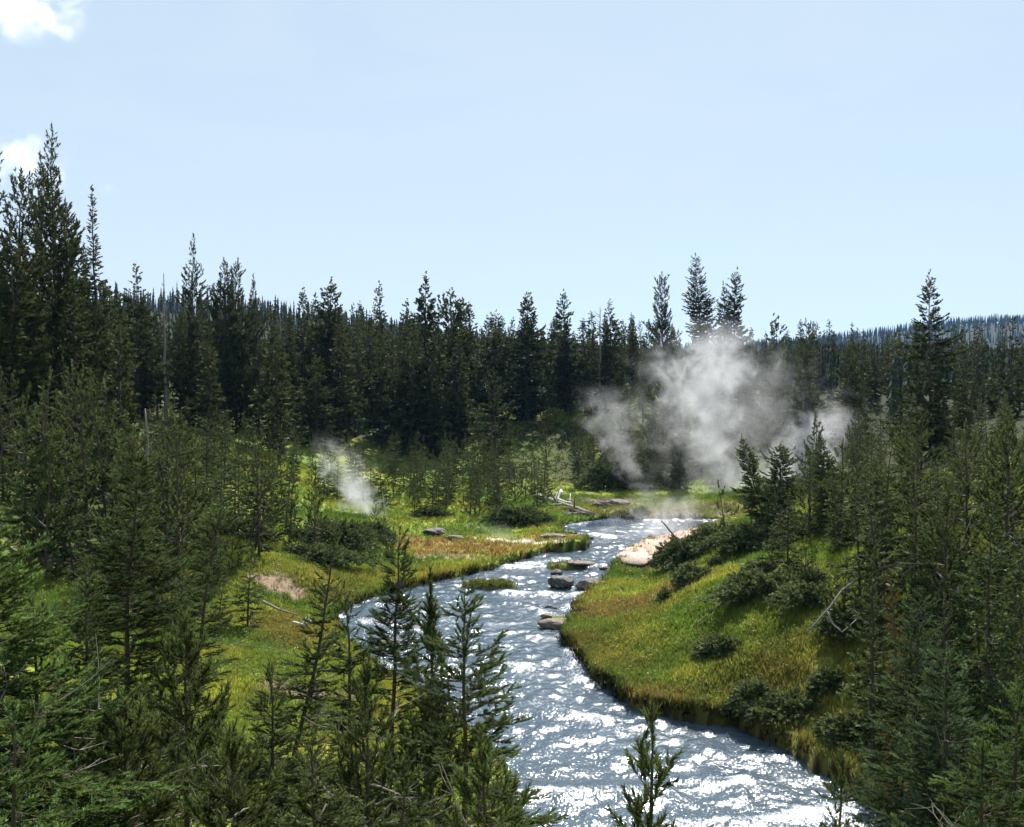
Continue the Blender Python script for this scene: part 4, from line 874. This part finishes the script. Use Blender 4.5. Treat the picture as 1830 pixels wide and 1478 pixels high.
steam(660, 945, 63, [(662, 945, 32, 1), (650, 905, 46, 1), (628, 860, 62, .55), (604, 818, 56, .3), (586, 790, 44, .12), (572, 768, 30, .06)], .75, 'small white steam wisp rising from the left meadow vent', nscale=.8, seed=2.2)
steam(1165, 965, 62, [(1165, 968, 90, .8), (1180, 945, 105, .7), (1190, 922, 95, .5), (1195, 885, 80, .3)], .45, 'low drifting mist over the travertine pool', nscale=.6, seed=9.4)
steam(930, 990, 59, [(930, 990, 40, .8), (915, 970, 50, .7), (890, 950, 50, .5), (860, 930, 40, .3)], .14, 'faint mist over the small hot runoff on the left bank', nscale=1.0, seed=5.4)

steam(1290, 900, 80, [(1290, 900, 120, .6), (1290, 820, 190, .8), (1300, 740, 230, .8), (1290, 670, 210, .6), (1280, 610, 140,   .3)], .06, 'thin broad veil of steam drifting behind the tall plume', nscale=.35, seed=3.3)
# ------------------------------------------------------------------ clouds far off, beyond the haze
def cloud(px, py, D, rx, ry, label, dens, seed):
    c = at(px, py, D); s = D / F; a, b = rx * s, ry * s
    import bmesh
    bm = bmesh.new(); bmesh.ops.create_icosphere(bm, subdivisions=3, radius=1); V = np.array([v.co[:] for v in bm.verts]); T = np.array([[v.index for v in f.verts] for f in bm.faces]); bm.free()
    V = V * np.array((a, a * .6, b))
    mt = bpy.data.materials.new('cloud'); mt.use_nodes = True; n = mt.node_tree; l = n.links; n.nodes.remove(n.nodes['Principled BSDF'])
    tc = node(n, 'ShaderNodeTexCoord'); mp = node(n, 'ShaderNodeMapping'); mp.inputs['Scale'].default_value = (1 / a, 1 / (a * .6), 1 / b); l.new(tc.outputs['Object'], mp.inputs[0])
    ln_ = node(n, 'ShaderNodeVectorMath', operation='LENGTH'); l.new(mp.outputs[0], ln_.inputs[0])
    nz = node(n, 'ShaderNodeTexNoise'); nz.noise_dimensions = '4D'; nz.inputs['W'].default_value = seed; nz.inputs['Scale'].default_value = 3.3 / a; nz.inputs['Detail'].default_value = 5; nz.inputs['Distortion'].default_value = .6; l.new(tc.outputs['Object'], nz.inputs['Vector'])
    v = mth(n, l, 'ADD', mth(n, l, 'SUBTRACT', .6, ln_.outputs['Value']), mth(n, l, 'MULTIPLY', mth(n, l, 'SUBTRACT', nz.outputs['Fac'], .5), 4.2), clamp=True)
    v = mth(n, l, 'MULTIPLY', v, mth(n, l, 'MULTIPLY', mth(n, l, 'SUBTRACT', 1, ln_.outputs['Value']), 3, clamp=True))
    pv = node(n, 'ShaderNodeVolumePrincipled'); pv.inputs['Color'].default_value = (1, 1, 1, 1); pv.inputs['Anisotropy'].default_value = .5
    l.new(mth(n, l, 'MULTIPLY', v, dens), pv.inputs['Density']); l.new(pv.outputs[0], n.nodes['Material Output'].inputs['Volume'])
    tag(obj('cloud', mesh_np('cloud', V, T, [mt]), None, tuple(c)), label, 'cloud')
cloud(20, 0, 3000, 185, 85, 'bright white cloud in the top left corner of the sky', .010, 3.0)
cloud(40, 295, 3000, 110, 70, 'white cloud low behind the tallest left tree', .009, 8.0)
cloud(192, 338, 3000, 26, 14, 'tiny faint cloud wisp right of the tallest left tree', .005, 5.0)

# ------------------------------------------------------------------ haze
HZ = 0.00007
def haze():
    x0, x1, y0, y1, z0, z1 = -2600, 2600, -70, 2400, -1.6, 95
    V = np.array([(x, y, z) for z in (z0, z1) for x, y in ((x0, y0), (x1, y0), (x1, y1), (x0, y1))]); Q = np.array([(0, 3, 2, 1), (4, 5, 6, 7), (0, 1, 5, 4), (1, 2, 6, 5), (2, 3, 7, 6), (3, 0, 4, 7)])
    mt = bpy.data.materials.new('haze'); mt.use_nodes = True; n = mt.node_tree; n.nodes.remove(n.nodes['Principled BSDF'])
    pv = node(n, 'ShaderNodeVolumePrincipled'); pv.inputs['Color'].default_value = (.25, .52, 1, 1); pv.inputs['Density'].default_value = HZ; pv.inputs['Anisotropy'].default_value = .2
    n.links.new(pv.outputs[0], n.nodes['Material Output'].inputs['Volume'])
    tag(obj('haze', mesh_np('haze', V, Q, [mt])), kind='stuff')
haze()
